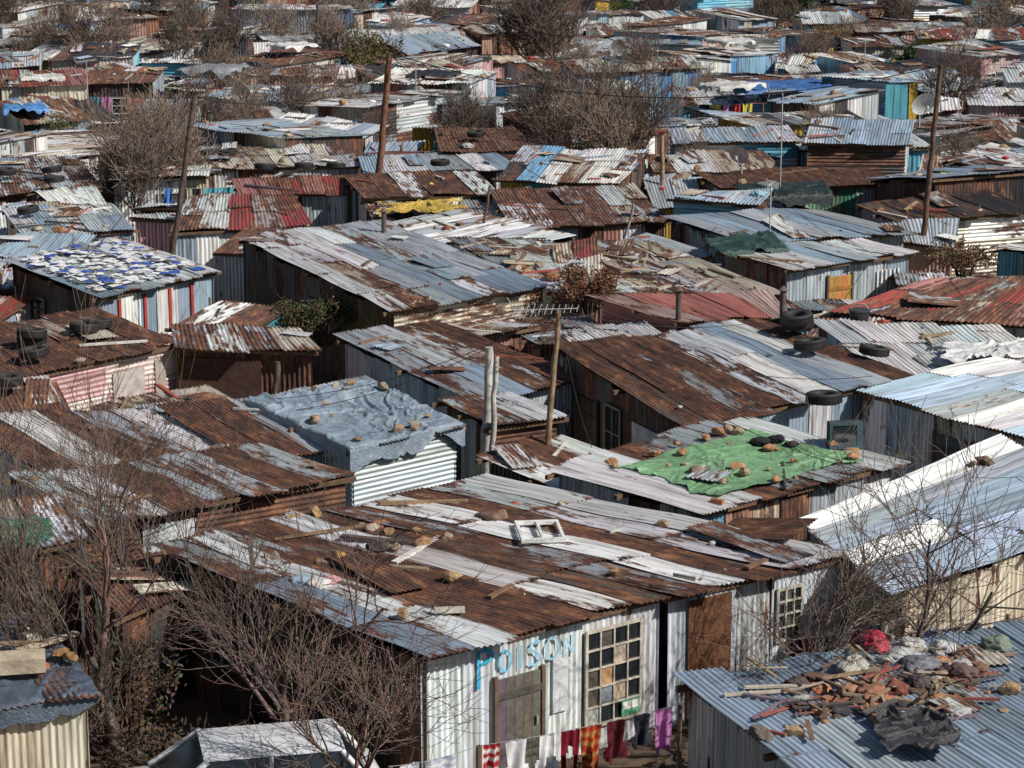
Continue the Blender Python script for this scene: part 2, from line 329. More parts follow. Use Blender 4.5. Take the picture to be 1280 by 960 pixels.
on_wall(s,3,.25,.8,1.0,.8,'win',(.3,.28,.25),3,3); on_wall(s,3,.6,.9,1.9,0,'door',(.1,.08,.06)); fin(s)
SH['main2']=s=R([(838,744),(1065,692),(622,598),(412,641)],(2.25,2.25,2.34,2.34),['half','lightz','rusty','brown','half','lightz'],walls={0:'wall_w',1:'zinc',3:None},st=.25,deb=.15)
on_wall(s,0,.22,.85,2.0,.05,'panel',(.16,.075,.04),mat=ROCK); on_wall(s,0,.69,.5,.85,1.05,'win',(.5,.48,.42),4,3); fin(s)
SH['rgrey']=s=R([(1130,738),(1003,648),(1250,547),(1430,640)],(2.2,2.3,2.5,2.4),'bluez',walls={0:'cream',3:'cream'},st=.06,deb=.04,loose=.01); fin(s)
SH['br']=s=R([(850,852),(1300,782),(1560,930),(1090,1040)],(2.4,2.4,2.3,2.3),'bluez',walls={3:'zinc'},st=.05,deb=.0,loose=0); fin(s)
SH['bl']=s=R([(-70,895),(122,868),(45,768),(-120,780)],(2.2,2.2,2.3,2.3),'dark',walls={0:'cream',1:'tanz'},st=.1); fin(s)
SH['l7']=s=R([(-60,705),(108,672),(70,622),(-80,632)],rp='tanz',st=.4,deb=.6,walls={0:'dark'}); fin(s)  # front wall coloured dark to paint the shade under the roof
SH['l8']=s=R([(105,652),(442,594),(330,558),(15,596)],(2.2,2.2,2.4,2.4),['half','lightz','rusty','brown','half','lightz','rusty','half'],walls={0:'rustwall'},horiz=(0,),st=.3,deb=.3); 
on_wall(s,0,.30,1.0,.6,1.3,'panel',(.55,.6,.6)); fin(s)
SH['l8c']=s=R([(150,770),(225,735),(215,695),(90,712)],(1.9,1.9,2.0,2.0),'brown',walls={0:'dark',1:'dark'},st=.5,deb=.6,name='lean_to_shelter'); fin(s)  # low lean-to added to darken the yard gap; dark walls paint shade
SH['l9']=s=R([(50,588),(300,562),(190,512),(-60,522)],(2.2,2.2,2.45,2.45),['rusty','lightz','lightz','brown','half','lightz'],st=.2); fin(s)
SH['l9b']=s=R([(300,574),(432,556),(330,500),(200,512)],(2.2,2.2,2.5,2.5),['half','brown','zinc'],walls={0:'bluez'},st=.2); fin(s)
SH['tarp']=s=R([(438,562),(578,532),(462,476),(307,502)],(2.35,2.35,2.5,2.5),'zinc',walls={0:'bluez',3:'blue',1:'bluez'},horiz=(0,),st=.0,deb=0,loose=0); fin(s)
SH['l11']=s=R([(-70,492),(225,428),(120,390),(-150,420)],(2.3,2.3,2.5,2.5),['half','brown','rusty','brown','tanz','rusty','brown'],walls={0:'pink'},horiz=(0,),st=.3); on_wall(s,0,.78,.9,1.2,.7,'panel',(.5,.45,.42)); on_wall(s,0,.93,.3,2.0,0,'panel',(.4,.35,.3)); fin(s)
SH['l11b']=s=R([(218,432),(398,438),(375,412),(215,408)],(2.3,2.25,2.4,2.4),'tanz',walls={0:'rustwall'},st=.2); on_wall(s,0,.3,1.9,1.6,.4,'panel',(.09,.045,.035)); fin(s)
SH['l12']=s=R([(122,371),(272,338),(150,298),(10,328)],(2.4,2.4,2.5,2.5),'zinc',walls={0:'bluez',3:'dark'},st=.0,deb=0,loose=0)  # dark left wall: shade painted in on the side away from the sun
for fr in (.16,.38,.6,.8): on_wall(s,0,fr,.09,2.1,.1,'panel',(.4,.05,.04))
on_wall(s,3,.3,.8,.6,1.2,'win',(.3,.3,.3)); fin(s)
SH['l13']=s=R([(487,389),(684,356),(478,278),(298,298)],(2.45,2.45,2.75,2.75),['lightz','tanz','zinc','bluez','zinc','half','bluez','zinc'],walls={0:'tanz',3:'dark'},horiz=(0,),st=.25,deb=.08,loose=.01); on_wall(s,3,.5,.8,.8,1.1,'win',(.2,.2,.2)); fin(s)  # left side gets dark sheets as painted shade
SH['c14']=s=R([(690,364),(978,367),(822,306),(560,300)],(2.2,2.2,2.5,2.5),['tanz','lightz','tanz','half','tanz'],st=.9,deb=1.5,loose=.1); fin(s)
SH['red15']=s=R([(848,402),(988,392),(960,367),(740,370)],(2.2,2.2,2.4,2.4),'pinkred',walls={3:'pinkred',0:'dark'},horiz=(3,),st=.3,loose=0); fin(s)
SH['c16']=s=R([(860,536),(1135,468),(948,400),(700,438)],(2.35,2.35,2.7,2.7),['brown','brown','rusty','brown','rusty','lightz','bluez','zinc','brown'],walls={3:'dark',0:'zinc'},st=.06,deb=.05,loose=.01)  # shaded left wall is painted dark through its palette
on_wall(s,3,.72,1.6,1.3,.6,'panel',(.6,.62,.66)); on_wall(s,3,.42,.7,1.1,.9,'win',(.3,.25,.2)); on_wall(s,3,.2,.9,1.9,0,'door',(.1,.07,.05)); fin(s)
SH['c17']=s=R([(592,502),(730,469),(545,402),(424,422)],(2.2,2.2,2.4,2.4),['tanz','zinc','brown','rusty','brown'],walls={3:'bluez'},st=.12,deb=.15,loose=.06); fin(s)
SH['c17b']=s=R([(612,533),(706,520),(640,490),(548,500)],(2.2,2.2,2.3,2.3),'tanz',walls={0:'rustwall'},horiz=(0,),st=.4); fin(s)
SH['green']=s=R([(872,641),(1125,577),(930,520),(690,588)],(2.2,2.2,2.35,2.35),['lightz','half','half','lightz'],walls={0:'mixwall'},st=.35,loose=0); fin(s)
SH['r19']=s=R([(1070,486),(1300,548),(1480,490),(1240,448)],(2.3,2.3,2.5,2.5),'lblue',walls={0:'zinc'},st=.06,deb=.03,loose=.01); on_wall(s,0,.55,1.0,1.6,.2,'door',(.13,.13,.14)); fin(s)
SH['r20']=s=R([(1105,472),(1310,456),(1250,412),(1015,402)],(2.2,2.2,2.4,2.4),'white',st=.4,deb=.5); fin(s)
SH['r21']=s=R([(1042,388),(1300,406),(1340,352),(1165,348)],(2.3,2.3,2.6,2.6),['red','red','tanz','red'],walls={0:'white'},st=.1,deb=.1); fin(s)
SH['r22']=s=R([(985,336),(1143,315),(1080,300),(900,314)],(2.3,2.3,2.4,2.4),'zinc',walls={0:'bluez',3:'dark'},st=.25)  # left wall darkened by colour, standing in for shade
on_wall(s,0,.42,.8,1.9,.0,'door',(.5,.24,.07))
for i in range(6): on_wall(s,0,.74+.035*i,.06,1.6,.3,'panel',(.7,.7,.72))
fin(s)
SH['r23']=s=R([(930,303),(1137,289),(1030,262),(832,272)],(2.3,2.3,2.6,2.6),'bluez',walls={0:'zinc'},st=.08); fin(s)
SH['r24']=s=R([(1120,276),(1300,264),(1235,240),(1072,258)],(2.2,2.2,2.4,2.4),'dark',walls={0:'tanz'},horiz=(0,),st=.5,deb=.5); fin(s)
SH['r25']=s=R([(900,236),(1128,229),(1080,210),(868,216)],(2.2,2.2,2.4,2.4),'brown',walls={0:'green'},st=.3); fin(s)
SH['c26']=s=R([(455,247),(622,241),(592,213),(430,220)],(2.4,2.4,2.6,2.6),'rusty',walls={0:'rustwall'},st=.15); fin(s)
SH['c26b']=s=R([(640,284),(836,276),(792,232),(612,240)],(2.2,2.2,2.5,2.5),['rusty','brown','rusty','tanz'],walls={0:'mixwall'},st=.1); fin(s)
SH['c26c']=s=R([(470,281),(640,270),(625,247),(452,250)],(2.1,2.1,2.2,2.2),'tanz',walls={0:'rustwall'},st=.4); fin(s)
SH['l27']=s=R([(212,290),(390,281),(366,243),(235,247)],(2.2,2.2,2.5,2.5),['half','half','red','red','red'],st=.15,loose=.01); fin(s)
SH['l27b']=s=R([(300,243),(434,240),(430,222),(290,226)],(2.2,2.2,2.5,2.5),'red',st=.15); fin(s)
SH['l28']=s=R([(-25,244),(127,235),(95,197),(-30,200)],(2.2,2.2,2.4,2.4),'half',walls={0:'mixwall'},st=.3); fin(s)
SH['l29']=s=R([(30,297),(168,286),(140,255),(3,263)],(2.2,2.2,2.3,2.3),'zinc',walls={0:'blue'},st=.5,deb=1.0); fin(s)
SH['l30']=s=R([(190,212),(450,206),(432,183),(168,186)],(2.2,2.2,2.4,2.4),'tanz',walls={0:'mixwall'},st=.3); fin(s)
SH['c31']=s=R([(550,190),(674,186),(642,160),(543,163)],(2.2,2.2,2.4,2.4),'brown',walls={0:'blue'},st=.15,far=False); fin(s)
SH['c32']=s=R([(455,217),(650,210),(620,193),(448,196)],(2.2,2.2,2.4,2.4),'zinc',st=.3,far=False); fin(s)
SH['r33']=s=R([(842,178),(1000,176),(985,158),(835,162)],(2.4,2.4,2.6,2.6),'zinc',walls={0:'cyan',3:'cyan'},st=.3,far=False,horiz=(0,)); on_wall(s,0,.2,.8,.8,1.0,'win',(.6,.6,.6)); fin(s)
SH['r33b']=s=R([(1000,186),(1165,184),(1140,168),(985,170)],(2.2,2.2,2.4,2.4),'tanz',walls={0:'cyan'},st=.4,far=False); fin(s)
SH['r34']=s=R([(720,92),(878,84),(865,70),(700,76)],(2.6,2.6,2.8,2.8),'tanz',walls={0:'blue',1:'white'},st=.3,far=False); fin(s)
SH['y35']=s=R([(1003,30),(1072,28),(1060,14),(1000,16)],(2.8,2.8,3.2,3.2),'zinc',walls={0:'yellow',1:'yellow'},st=.05,far=False,name='yellow_blue_house'); on_wall(s,0,.3,.9,.8,1.2,'win',(.1,.3,.5)); on_wall(s,0,.7,.9,.8,1.2,'win',(.1,.3,.5)); fin(s)
SH['w35']=s=R([(1070,40),(1215,38),(1200,28),(1065,30)],(2.8,2.8,2.8,2.8),'tanz',walls={0:'pink'},st=.05,far=False,name='plastered_house'); fin(s)
# ---------------------------------------------------------------- infill shacks
def inpoly(p,q):
    x,y=p; r=False; n=len(q)
    for i in range(n):
        x1,y1=q[i]; x2,y2=q[(i+1)%n]
        if (y1>y)!=(y2>y) and x<(x2-x1)*(y-y1)/(y2-y1)+x1: r=not r
    return r
def free(c4,lim=0,near=9):
    P=patch(*[np.array([a[0],a[1],0]) for a in c4]); g=[(a,b_) for a in (0.04,.35,.65,.96) for b_ in (0.04,.35,.65,.96)]
    pts=[P(a,b_)[:2] for a,b_ in g]; c=P(.5,.5)[:2]
    q=np.array([a[:2] for a in c4]); hit=0
    for pl in polys:
        pc=pl.mean(0)
        if abs(pc[0]-c[0])>12 or abs(pc[1]-c[1])>14: continue
        for p in pts:
            if inpoly(p,pl): hit+=1
            if hit>lim: return False
        sh=pc+(pl-pc)*.93
        for p in sh:
            if inpoly(p,q): return False
    return True
def rect(cx,cy,w_,d,ang,z0,z1,wp=.0):
    ux=np.array([math.cos(ang),math.sin(ang),0]); uy=np.array([-ux[1],ux[0],0]); c=np.array([cx,cy,0])
    A,B,C,D=c-ux*w_/2-uy*d/2,c+ux*w_/2-uy*d/2,c+ux*w_/2+uy*d/2,c-ux*w_/2+uy*d/2
    for q,z in ((A,z0),(B,z0),(C,z1),(D,z1)): q[2]=z+U(-.1,.1); q[0]+=U(-wp,wp); q[1]+=U(-wp,wp)
    return [A,B,C,D]
RP=['motley','half','rusty','zinc','tanz','brown','bluez','dark','white','motley','tanz','lightz','motley','lightz','bluez','tanz','red']
WP=['mixwall']*4+['blue','white','white','cream','rustwall','zinc','cyan','pink','dark','dark','green','blue','yellow','brick','brick','white']
cnt=0; trees_at=[]
y=66.
while y<205:
    hw=.222*y+7; x=-hw+U(0,3)
    while x<hw:
        if y>84 and U(0,1)<.12: trees_at.append((x,y+U(-1.5,1.5)))
        else:
          for tr in range(4):
            w_,d=U(2.2,7),U(2.4,4.8); a=random.choice((U(-.3,.35),U(-.3,.35),U(.5,1.0),U(-1,-.6)))
            z=U(1.8,3.0); c4=rect(x+U(-1,1),y+U(-2,2),w_,d,a,z,z+U(-.5,.6),.4)
            if free(c4,1):
                s=shack(c4,random.choice(RP),random.choice(WP),walls={1:random.choice(WP)},st=.35,deb=.6 if y<130 else .4,horiz=(0,) if U(0,1)<.3 else (),loose=.07)
                if U(0,1)<.6: on_wall(s,0,U(.2,.8),.8,1.8,0,'door',random.choice([(.2,.12,.07),(.05,.05,.06),(.6,.6,.6),(.1,.2,.45),(.4,.08,.05)]),mb=s.wm)
                if U(0,1)<.5: on_wall(s,0,U(.2,.8),.8,.7,1.1,'win',(.6,.6,.6),mb=s.wm)
                fin(s); cnt+=1; break
        x+=U(3.6,6.2)
    y+=4.1
for k in range(2600):
    yy=U(33,150); hw=.222*yy+3; xx=U(-hw,hw)
    if yy<42: continue
    if any(abs(xx-a)<2 and abs(yy-b_)<2 for a,b_ in trees_at): continue
    w_,d=U(1.6,3.6),U(1.4,3); c4=rect(xx,yy,w_,d,U(-.4,.9),U(1.5,2.1),U(1.6,2.3),.2)
    if free(c4,0):
        s=shack(c4,random.choice(RP),random.choice(WP),st=.5,deb=.6,name='lean_to_shelter'); fin(s); cnt+=1
print("infill",cnt)
# ---------------------------------------------------------------- ground
g=MB(); g.add([(-2500,-800,0),(2500,-800,0),(2500,4000,0),(-2500,4000,0)],[[0,1,2,3]],(.13,.09,.065),0,None,SOIL); g.build("ground")
rub=MB()
for k in range(5000):
    yy=28+ (U(0,1)**1.5)*110; hw=.222*yy+2; p=(U(-hw,hw),yy,0); e=random.random()
    if e<.55: stone(rub,p,U(.02,.09),True,(.17,.12,.09))
    elif e<.93: plank(rub,p,(U(-.2,.2),U(-.2,.2),1),U(.2,1.6),U(.03,.2),U(.02,.06),random.choice([(.12,.09,.07),(.2,.15,.1),(.08,.07,.06)]))
    else: blob(rub,p,U(.04,.099),random.choice([(.5,.5,.5),(.1,.1,.1),(.3,.27,.2)]),CLOTH)
rub.build("ground_rubble")
# ---------------------------------------------------------------- tarps
def tarp(C4,col,name,n=90,wr=.07,dr=.25,off=.045,parent=None,irr=.06,fs=1.):
    P=patch(*C4); Nn=norm(np.cross(P(1,.5)-P(0,.5),P(.5,1)-P(.5,0))); Nn=Nn if Nn[2]>0 else -Nn
    Wd=np.linalg.norm(P(1,.5)-P(0,.5)); Ln=np.linalg.norm(P(.5,1)-P(.5,0)); e1,e2=dr/Wd,dr/Ln; o=U(0,50)
    S,T=np.meshgrid(np.linspace(-e1,1+e1,n+1),np.linspace(-e2,1+e2,n+1))
    ns=np.array([noise.noise(Vector((x*4,o,1))) for x in T[:,0]]); nt_=np.array([noise.noise(Vector((x*4,o,5))) for x in S[0]])
    S2=.5+(S-.5)*(1-irr*(1+2*ns))[:,None]; T2=.5+(T-.5)*(1-irr*(1+2*nt_))[None,:]
    pts=P(np.clip(S2,-.04/Wd,1+.04/Wd),np.clip(T2,-.04/Ln,1+.04/Ln))
    out=np.maximum(np.maximum(-S2,S2-1)*Wd,np.maximum(-T2,T2-1)*Ln); out=np.clip(out,0,None); hh=np.zeros_like(S); cols=np.tile(np.array(col,float),((n+1)**2,1))
    for i in range(n+1):
        for j in range(n+1):
            q=Vector((S[i,j]*Wd,T[i,j]*Ln,o)); wq=(q+Vector((noise.noise(q*.7),noise.noise(q*.7+Vector((9,9,9))),0))*.9)*fs
            a=noise.noise(q*.8); b_=max(0,1-abs(noise.noise(wq*.9+Vector((3,1,7))))*9); c=max(0,1-abs(noise.noise(wq*1.9))*7); e=max(0,1-abs(noise.noise(wq*3.7+Vector((1,8,2))))*6); d=noise.noise(q*8)
            hh[i,j]=wr*(.30*a+.62*b_+.42*c+.22*e+.07*d); out[i,j]*=1+.8*noise.noise(q*1.8)
            cols[i*(n+1)+j]*=1+.35*noise.noise(q*.9+Vector((5,5,5)))+.12*d
    pts=pts+Nn*(np.clip(hh,-.02,1)+off)[...,None]; pts[...,2]-=out
    m=MB(); m.add(pts,gridf(n,n),col,0,None,TARP,True,cols=np.clip(cols,0,.85)); return m.build(name,parent)
def sub(s,a,b_,c,d): return [s.P(a,c),s.P(b_,c),s.P(b_,d),s.P(a,d)]
tarp(sub(SH['tarp'],0,1,0,1),(.27,.34,.42),"tarpaulin",dr=.38,wr=.10,n=150,irr=.02)
tarp(sub(SH['green'],.10,.95,.05,.84),(.20,.38,.20),"tarpaulin",dr=.0,wr=.055,n=150,irr=.10)
tarp(sub(SH['bl'],0,1,0,1),(.09,.12,.17),"tarpaulin",dr=.3,wr=.08,irr=.02)
tarp([W(470,273,2.3),W(588,266,2.3),W(578,250,2.36),W(465,254,2.36)],(.55,.38,.08),"tarpaulin",dr=.15,n=70,wr=.11,irr=.25)
tarp([W(-40,692,2.6),W(70,680,2.6),W(60,650,2.6),W(-40,655,2.6)],(.12,.30,.20),"tarpaulin",dr=.1,n=50,wr=.08,irr=.15)
tarp([W(1085,940,2.45),W(1215,950,2.45),W(1180,890,2.45),W(1095,895,2.45)],(.045,.045,.05),"tarpaulin",dr=.02,n=80,wr=.12,irr=.15)
tarp([W(895,318,2.45),W(985,312,2.45),W(965,293,2.45),W(880,300,2.45)],(.03,.07,.06),"tarpaulin",dr=.3,n=60,wr=.1,irr=.1)
tarp([W(925,250,2.5),W(1040,244,2.5),W(1030,228,2.5),W(920,232,2.5)],(.02,.035,.033),"tarpaulin",dr=.5,n=60,wr=.1,irr=.1)
tarp([W(915,116,2.6),W(1050,112,2.6),W(1040,100,2.6),W(910,104,2.6)],(.06,.16,.42),"tarpaulin",dr=.2,n=40,wr=.12,irr=.1)
tarp([W(1175,452,2.45),W(1300,446,2.45),W(1290,428,2.45),W(1180,432,2.45)],(.74,.75,.76),"tarpaulin",dr=.1,n=80,wr=.1,irr=.12)
tarp([W(5,140,2.4),W(60,138,2.4),W(50,128,2.4),W(5,130,2.4)],(.10,.27,.6),"tarpaulin",dr=.4,n=30,wr=.15,irr=.15)
nt2=0
for pl in polys[46:]:
    if U(0,1)<.09 and nt2<26:
        c=pl.mean(0)
        if c[1]<85: continue
        q=c+(pl-c)*U(.4,.8); c4=[np.array([p[0],p[1],2.95]) for p in q]; nt2+=1
        tarp(c4,random.choice([(.03,.03,.035),(.74,.74,.73),(.6,.6,.58),(.05,.16,.45),(.45,.38,.28),(.05,.05,.06),(.3,.32,.35)]),"tarpaulin",n=18,dr=.3,wr=.12,irr=.1)
# white / blue patched covering on left shack
m=MB(); s=SH['l12']
for k in range(230):
    a,b_=U(.05,.9),U(.04,.95); p=s.P(a,b_); c=random.choice([(.78,.79,.8),(.74,.75,.78),(.7,.7,.7)]) if U(0,1)<.74 else (.05,.11,.42)
    ux=norm(s.P(1,.5)-s.P(0,.5)); uy=np.cross(s.N,ux); r=U(-.6,.6); vx=ux*math.cos(r)+uy*math.sin(r); vy=np.cross(s.N,vx)
    x0,x1,y0,y1=[U(.04,.2) for _ in range(4)]; h0=.032+.0006*k
    m.add([p-vx*x0-vy*y0+s.N*h0,p+vx*x1-vy*y0*U(.5,1)+s.N*h0,p+vx*x1*U(.5,1.2)+vy*y1+s.N*(h0+U(0,.02)),p-vx*x0*U(.5,1.1)+vy*y1+s.N*h0],[[0,1,2,3]],c,0,None,CLOTH)
m.build("plastic_patches")
# ---------------------------------------------------------------- tires
def tire_mesh():
    m=MB(); prof=[(.17,-.07),(.2,-.09),(.27,-.1),(.305,-.085),(.32,-.05),(.325,0),(.32,.05),(.305,.085),(.27,.1),(.2,.09),(.17,.07),(.185,0)]
    k=28; v=[]; 
    for i in range(k):
        a=i*2*math.pi/k
        for r,z in prof: v.append((r*math.cos(a),r*math.sin(a),z))
    n=len(prof); f=[[i*n+j,((i+1)%k)*n+j,((i+1)%k)*n+(j+1)%n,i*n+(j+1)%n] for i in range(k) for j in range(n)]
    m.add(v,f,(.035,.034,.034),0,None,RUB,True)
    for i in range(k*2):
        a=i*math.pi/k; box(m,(.0,0,0),(math.cos(a),math.sin(a),0),(-math.sin(a),math.cos(a),0),(0,0,1),.31,.331,-.009,.009,-.07,.07,(.03,.028,.026),RUB)
    return m.build("car_tire",link=False)
TM=tire_mesh()
def tire(u,v,z=2.45,sc=1,rot=None):
    o=mkobj("car_tire",TM); p=W(u,v,z+.1); o.location=p; o.rotation_euler=rot or (U(-.12,.12),U(-.12,.12),U(0,3)); o.scale=(sc,sc,sc)
for q in [(40,424,2.5),(42,440,2.5),(40,416,2.68),(105,409,2.5),(8,474,2.4),(122,404,2.5),(997,404,2.75,1.1),(996,397,2.95,1.1),(1013,430,2.65,1.1),(1030,497,2.5,1.1),(1093,438,2.5),
          (65,212,2.5),(68,224,2.5),(8,214,2.5),(230,192,2.5),(262,190,2.5),(285,190,2.5),(330,208,2.4),(380,207,2.4),(420,207,2.4),(550,203,2.5),(35,262,2.4),(160,195,2.5),(205,195,2.5),
          (595,167,2.5)]:
    tire(q[0],q[1],q[2],q[3] if len(q)>3 else 1)
# ---------------------------------------------------------------- poles, antennas, cables
def pole(p0,p1,r0,r1,col,name="utility_pole",arm=False):
    m=MB(); p0=np.array(p0);p1=np.array(p1); n=14; pts=[p0+(p1-p0)*i/n+np.array([U(-.02,.02),U(-.02,.02),0]) for i in range(n+1)]
    tube(m,pts,np.linspace(r0,r1,n+1)*rng.uniform(.93,1.07,n+1),10,col,BARK,True); 
    m.build(name); return p1
def polepx(ub,vb,zb,ut,vt,r0,r1,col,arm=False,name="utility_pole"):
    b0=W(ub,vb,zb); Zd=b0[1]; d=W(ut,vt,1.0)-np.array([0,0,HC]); t_=Zd/d[1]; tp=np.array([0,0,HC])+d*t_
    b0=b0+(b0-tp)*(b0[2]/(tp[2]-b0[2])); return pole(b0,tp,r0,r1,col,name,arm)
PB=(.20,.10,.065)
t1=polepx(474,217,2.2,487,66,.13,.1,PB); t2=polepx(218,300,2.2,243,120,.10,.07,(.12,.085,.07)); t3=polepx(1155,285,2.2,1176,82,.10,.07,(.14,.085,.06))
t4=polepx(682,585,1.6,699,388,.07,.05,(.28,.19,.12)); t5=polepx(608,580,1.4,612,434,.10,.08,(.5,.48,.44)); polepx(615,560,1.8,620,446,.06,.05,(.45,.43,.4))
t6=polepx(603,285,2.2,613,232,.05,.04,(.15,.1,.08)); t7=polepx(827,250,1.5,828,170,.08,.07,(.3,.22,.15)); t8=polepx(780,300,2,792,255,.05,.04,(.3,.28,.25))
polepx(345,480,1.9,348,452,.09,.06,(.1,.08,.06),name="timber_post"); polepx(395,60,2,397,5,.1,.08,(.1,.07,.06)); polepx(640,60,2,636,20,.1,.08,PB)
def antenna(p,ln=.9,ang=.3,h=0,name="tv_antenna"):
    m=MB(); p=np.array(p); c=(.45,.46,.48)
    if h: tube(m,[p,p+[0,0,h]],.02,6,c,GEN,True); p=p+[0,0,h]
    d=np.array([math.cos(ang),math.sin(ang),.06]); q=np.array([-math.sin(ang),math.cos(ang),.25]); tube(m,[p-d*ln/2,p+d*ln/2],.012,5,c,GEN)
    for i in range(11): o=p-d*ln/2+d*ln*i/10; e=.3-.015*i; tube(m,[o-q*e,o+q*e],.006,4,c,GEN)
    for sgn in(-1,1): tube(m,[p-d*ln/2,p-d*ln*.62+np.array([0,0,sgn*.25])],.01,4,c,GEN)
    m.build(name)
antenna(t4+np.array([-.25,0,.02]),1.2,-.15); antenna(W(975,240,2.4),.8,.2,3.2); antenna(W(962,296,2.4),.7,1.2,1.5); antenna(W(1080,100,2.4),.9,.6,1.8); antenna(W(520,120,2.4),.9,.1,1.6); antenna(W(110,130,2.4),.9,.6,1.8)
def cable(a,b_,sagm=.4,r=.007):
    m=MB(); a=np.array(a);b_=np.array(b_); t_=np.linspace(0,1,24)[:,None]; pts=a+(b_-a)*t_; pts[:,2]-=(4*sagm*t_*(1-t_))[:,0]; tube(m,pts,r,4,(.03,.03,.035),GEN); m.build("overhead_cable")
cable(t4,W(1080,590,2.3)); cable(t4,W(310,500,2.5)); cable(t4,W(740,560,2.3),.3); cable(t4,W(985,395,2.5),.3); cable(t4,W(1090,470,2.5),.5); cable(t4,t5); cable(t5,W(240,520,2.4))
cable(t1,t2,.8,.015); cable(t1,t3,1.2,.015); cable(t3,W(1300,300,4),.6,.012); cable(t1,W(700,235,2.4),.4,.012); cable(t2,W(100,330,2.6),.4,.012)
def dish(p,r,yaw,col=(.6,.62,.63),name="satellite_dish"):
    m=MB(); v=[(0,0,0)]; k=24
    for j in range(1,6):
        rr=r*j/5
        for i in range(k): a=i*2*math.pi/k; v.append((rr*math.cos(a),-.35*rr*rr/r,rr*math.sin(a)*1.05))
    v=np.array(v); ti=.5; c,s_=math.cos(ti),math.sin(ti); v=np.stack([v[:,0],v[:,1]*c-v[:,2]*s_*-1*-1,v[:,2]*c+v[:,1]*-s_],1)
    cy,sy=math.cos(yaw),math.sin(yaw); rot=lambda q:np.stack([q[:,0]*cy-q[:,1]*sy,q[:,0]*sy+q[:,1]*cy,q[:,2]],1)
    v=rot(v)+p; m.add(v,[[0,1+i,1+(i+1)%k] for i in range(k)],col,0,None,GEN,True)
    m.add(v,[[1+j*k+i,1+j*k+(i+1)%k,1+(j+1)*k+(i+1)%k,1+(j+1)*k+i] for j in range(4) for i in range(k)],col,0,None,GEN,True)
    q=rot(np.array([[0,-r*1.0,-.05*r],[0,0,-r],[0,.15,0],[0,.15,-r*1.8]]))+p
    tube(m,[q[1],q[0]],.02,5,(.3,.3,.3),GEN); tube(m,[q[2],q[3]],.04,6,(.35,.35,.35),GEN); tube(m,[q[0]-[0,0,.05],q[0]+[0,0,.06]],.06,6,(.5,.5,.5),GEN,True); m.build(name)
dish(W(1152,132,3.4),.48,.3); dish(W(925,195,3.0),.35,-.5); dish(W(300,118,3.0),.4,.2); dish(W(770,60,3.2),.42,.4)
# ---------------------------------------------------------------- trees
def tree_mesh(seed,H=5,kids=(5,6,5,4),r0=.09,k=(6,5,4,3,3),col=(.17,.13,.11),spread=1.0,rmin=.005,up=.12,leaf=None,trunk=.25,name="bare_tree",wig=.25):
    rs=random.Random(seed); m=MB()
    def rv(): return np.array([rs.gauss(0,1) for _ in range(3)])
    def grow(p,d,ln,r,lev):
        n=(5,6,5,4,3)[min(lev,4)]; pts=[p]; dd=d
        for i in range(n):
            dd=norm(dd+rv()*wig*.5+np.array([0,0,up])); p=p+dd*ln/n; pts.append(p)
        pts=np.array(pts); rr=np.maximum(np.linspace(r,r*.45,n+1),rmin*.8)
        tube(m,pts,rr,k[lev],tuple(c*rs.uniform(.8,1.25) for c in col))
        if leaf and lev>=len(kids)-1:
            for _ in range(leaf[1]):
                q=pts[rs.randrange(n+1)]+rv()*leaf[2]*1.5; a,b_=norm(rv())*leaf[2],norm(rv())*leaf[2]*.7
                m.add([q-a,q-b_,q+a,q+b_],[[0,1,2,3]],tuple(c*rs.uniform(.6,1.4) for c in leaf[0]),0,None,LEAF)
        if lev<len(kids):
            for c in range(kids[lev]):
                t_=rs.uniform(.3,1) if lev else rs.uniform(.6,1); x=t_*n; i=min(int(x),n-1); q=pts[i]+(pts[i+1]-pts[i])*(x-i)
                ax=norm(rv()); td=norm(pts[i+1]-pts[i]); pr=norm(ax-td*ax.dot(td)); a=rs.uniform(.35,.95)*spread
                grow(q,norm(td*math.cos(a)+pr*math.sin(a)),ln*rs.uniform(.5,.85)*(1.6 if lev==0 else 1),max(rmin,r*(1-.5*t_)*.62),lev+1)
    grow(np.zeros(3),np.array([rs.uniform(-.15,.15),rs.uniform(-.15,.15),1]),H*trunk,r0,0)
    return m.build(name,link=False)
def put(me,p,rz=0,sc=1,name="bare_tree"):
    o=mkobj(name,me); o.location=(p[0],p[1],p[2]); o.rotation_euler=(0,0,rz); o.scale=(sc,sc,sc); return o
GB=(.16,.12,.10)
put(tree_mesh(3,7.9,(6,6,5,4),.12,col=GB,trunk=.27,spread=.85),W(165,1000,0),.4)
put(tree_mesh(5,6.6,(6,6,5,3),.10,col=GB,trunk=.25,up=.06,spread=.95),W(345,1010,0),1.2)
put(tree_mesh(9,5.8,(6,6,5,3),.08,col=(.20,.145,.12),trunk=.22,up=.08,leaf=((.55,.25,.33),1,.012)),W(440,1085,0),.2)
put(tree_mesh(21,7.0,(6,6,5,3),.10,col=GB,trunk=.25,up=.03,spread=1.05,rmin=.006),W(1015,985,0),.0)
put(tree_mesh(23,7.4,(6,6,5,3),.11,col=GB,trunk=.25,up=.02,spread=1.1,rmin=.006),W(1165,965,0),2.0)
put(tree_mesh(24,6.4,(5,6,5,3),.08,col=GB,trunk=.22),W(70,905,0),2.0); put(tree_mesh(25,6.6,(5,6,5,3),.08,col=GB,trunk=.25),W(225,860,0),1.0)
put(tree_mesh(26,5.4,(5,6,5,3),.07,col=GB,trunk=.22),W(110,1010,0),2.6)
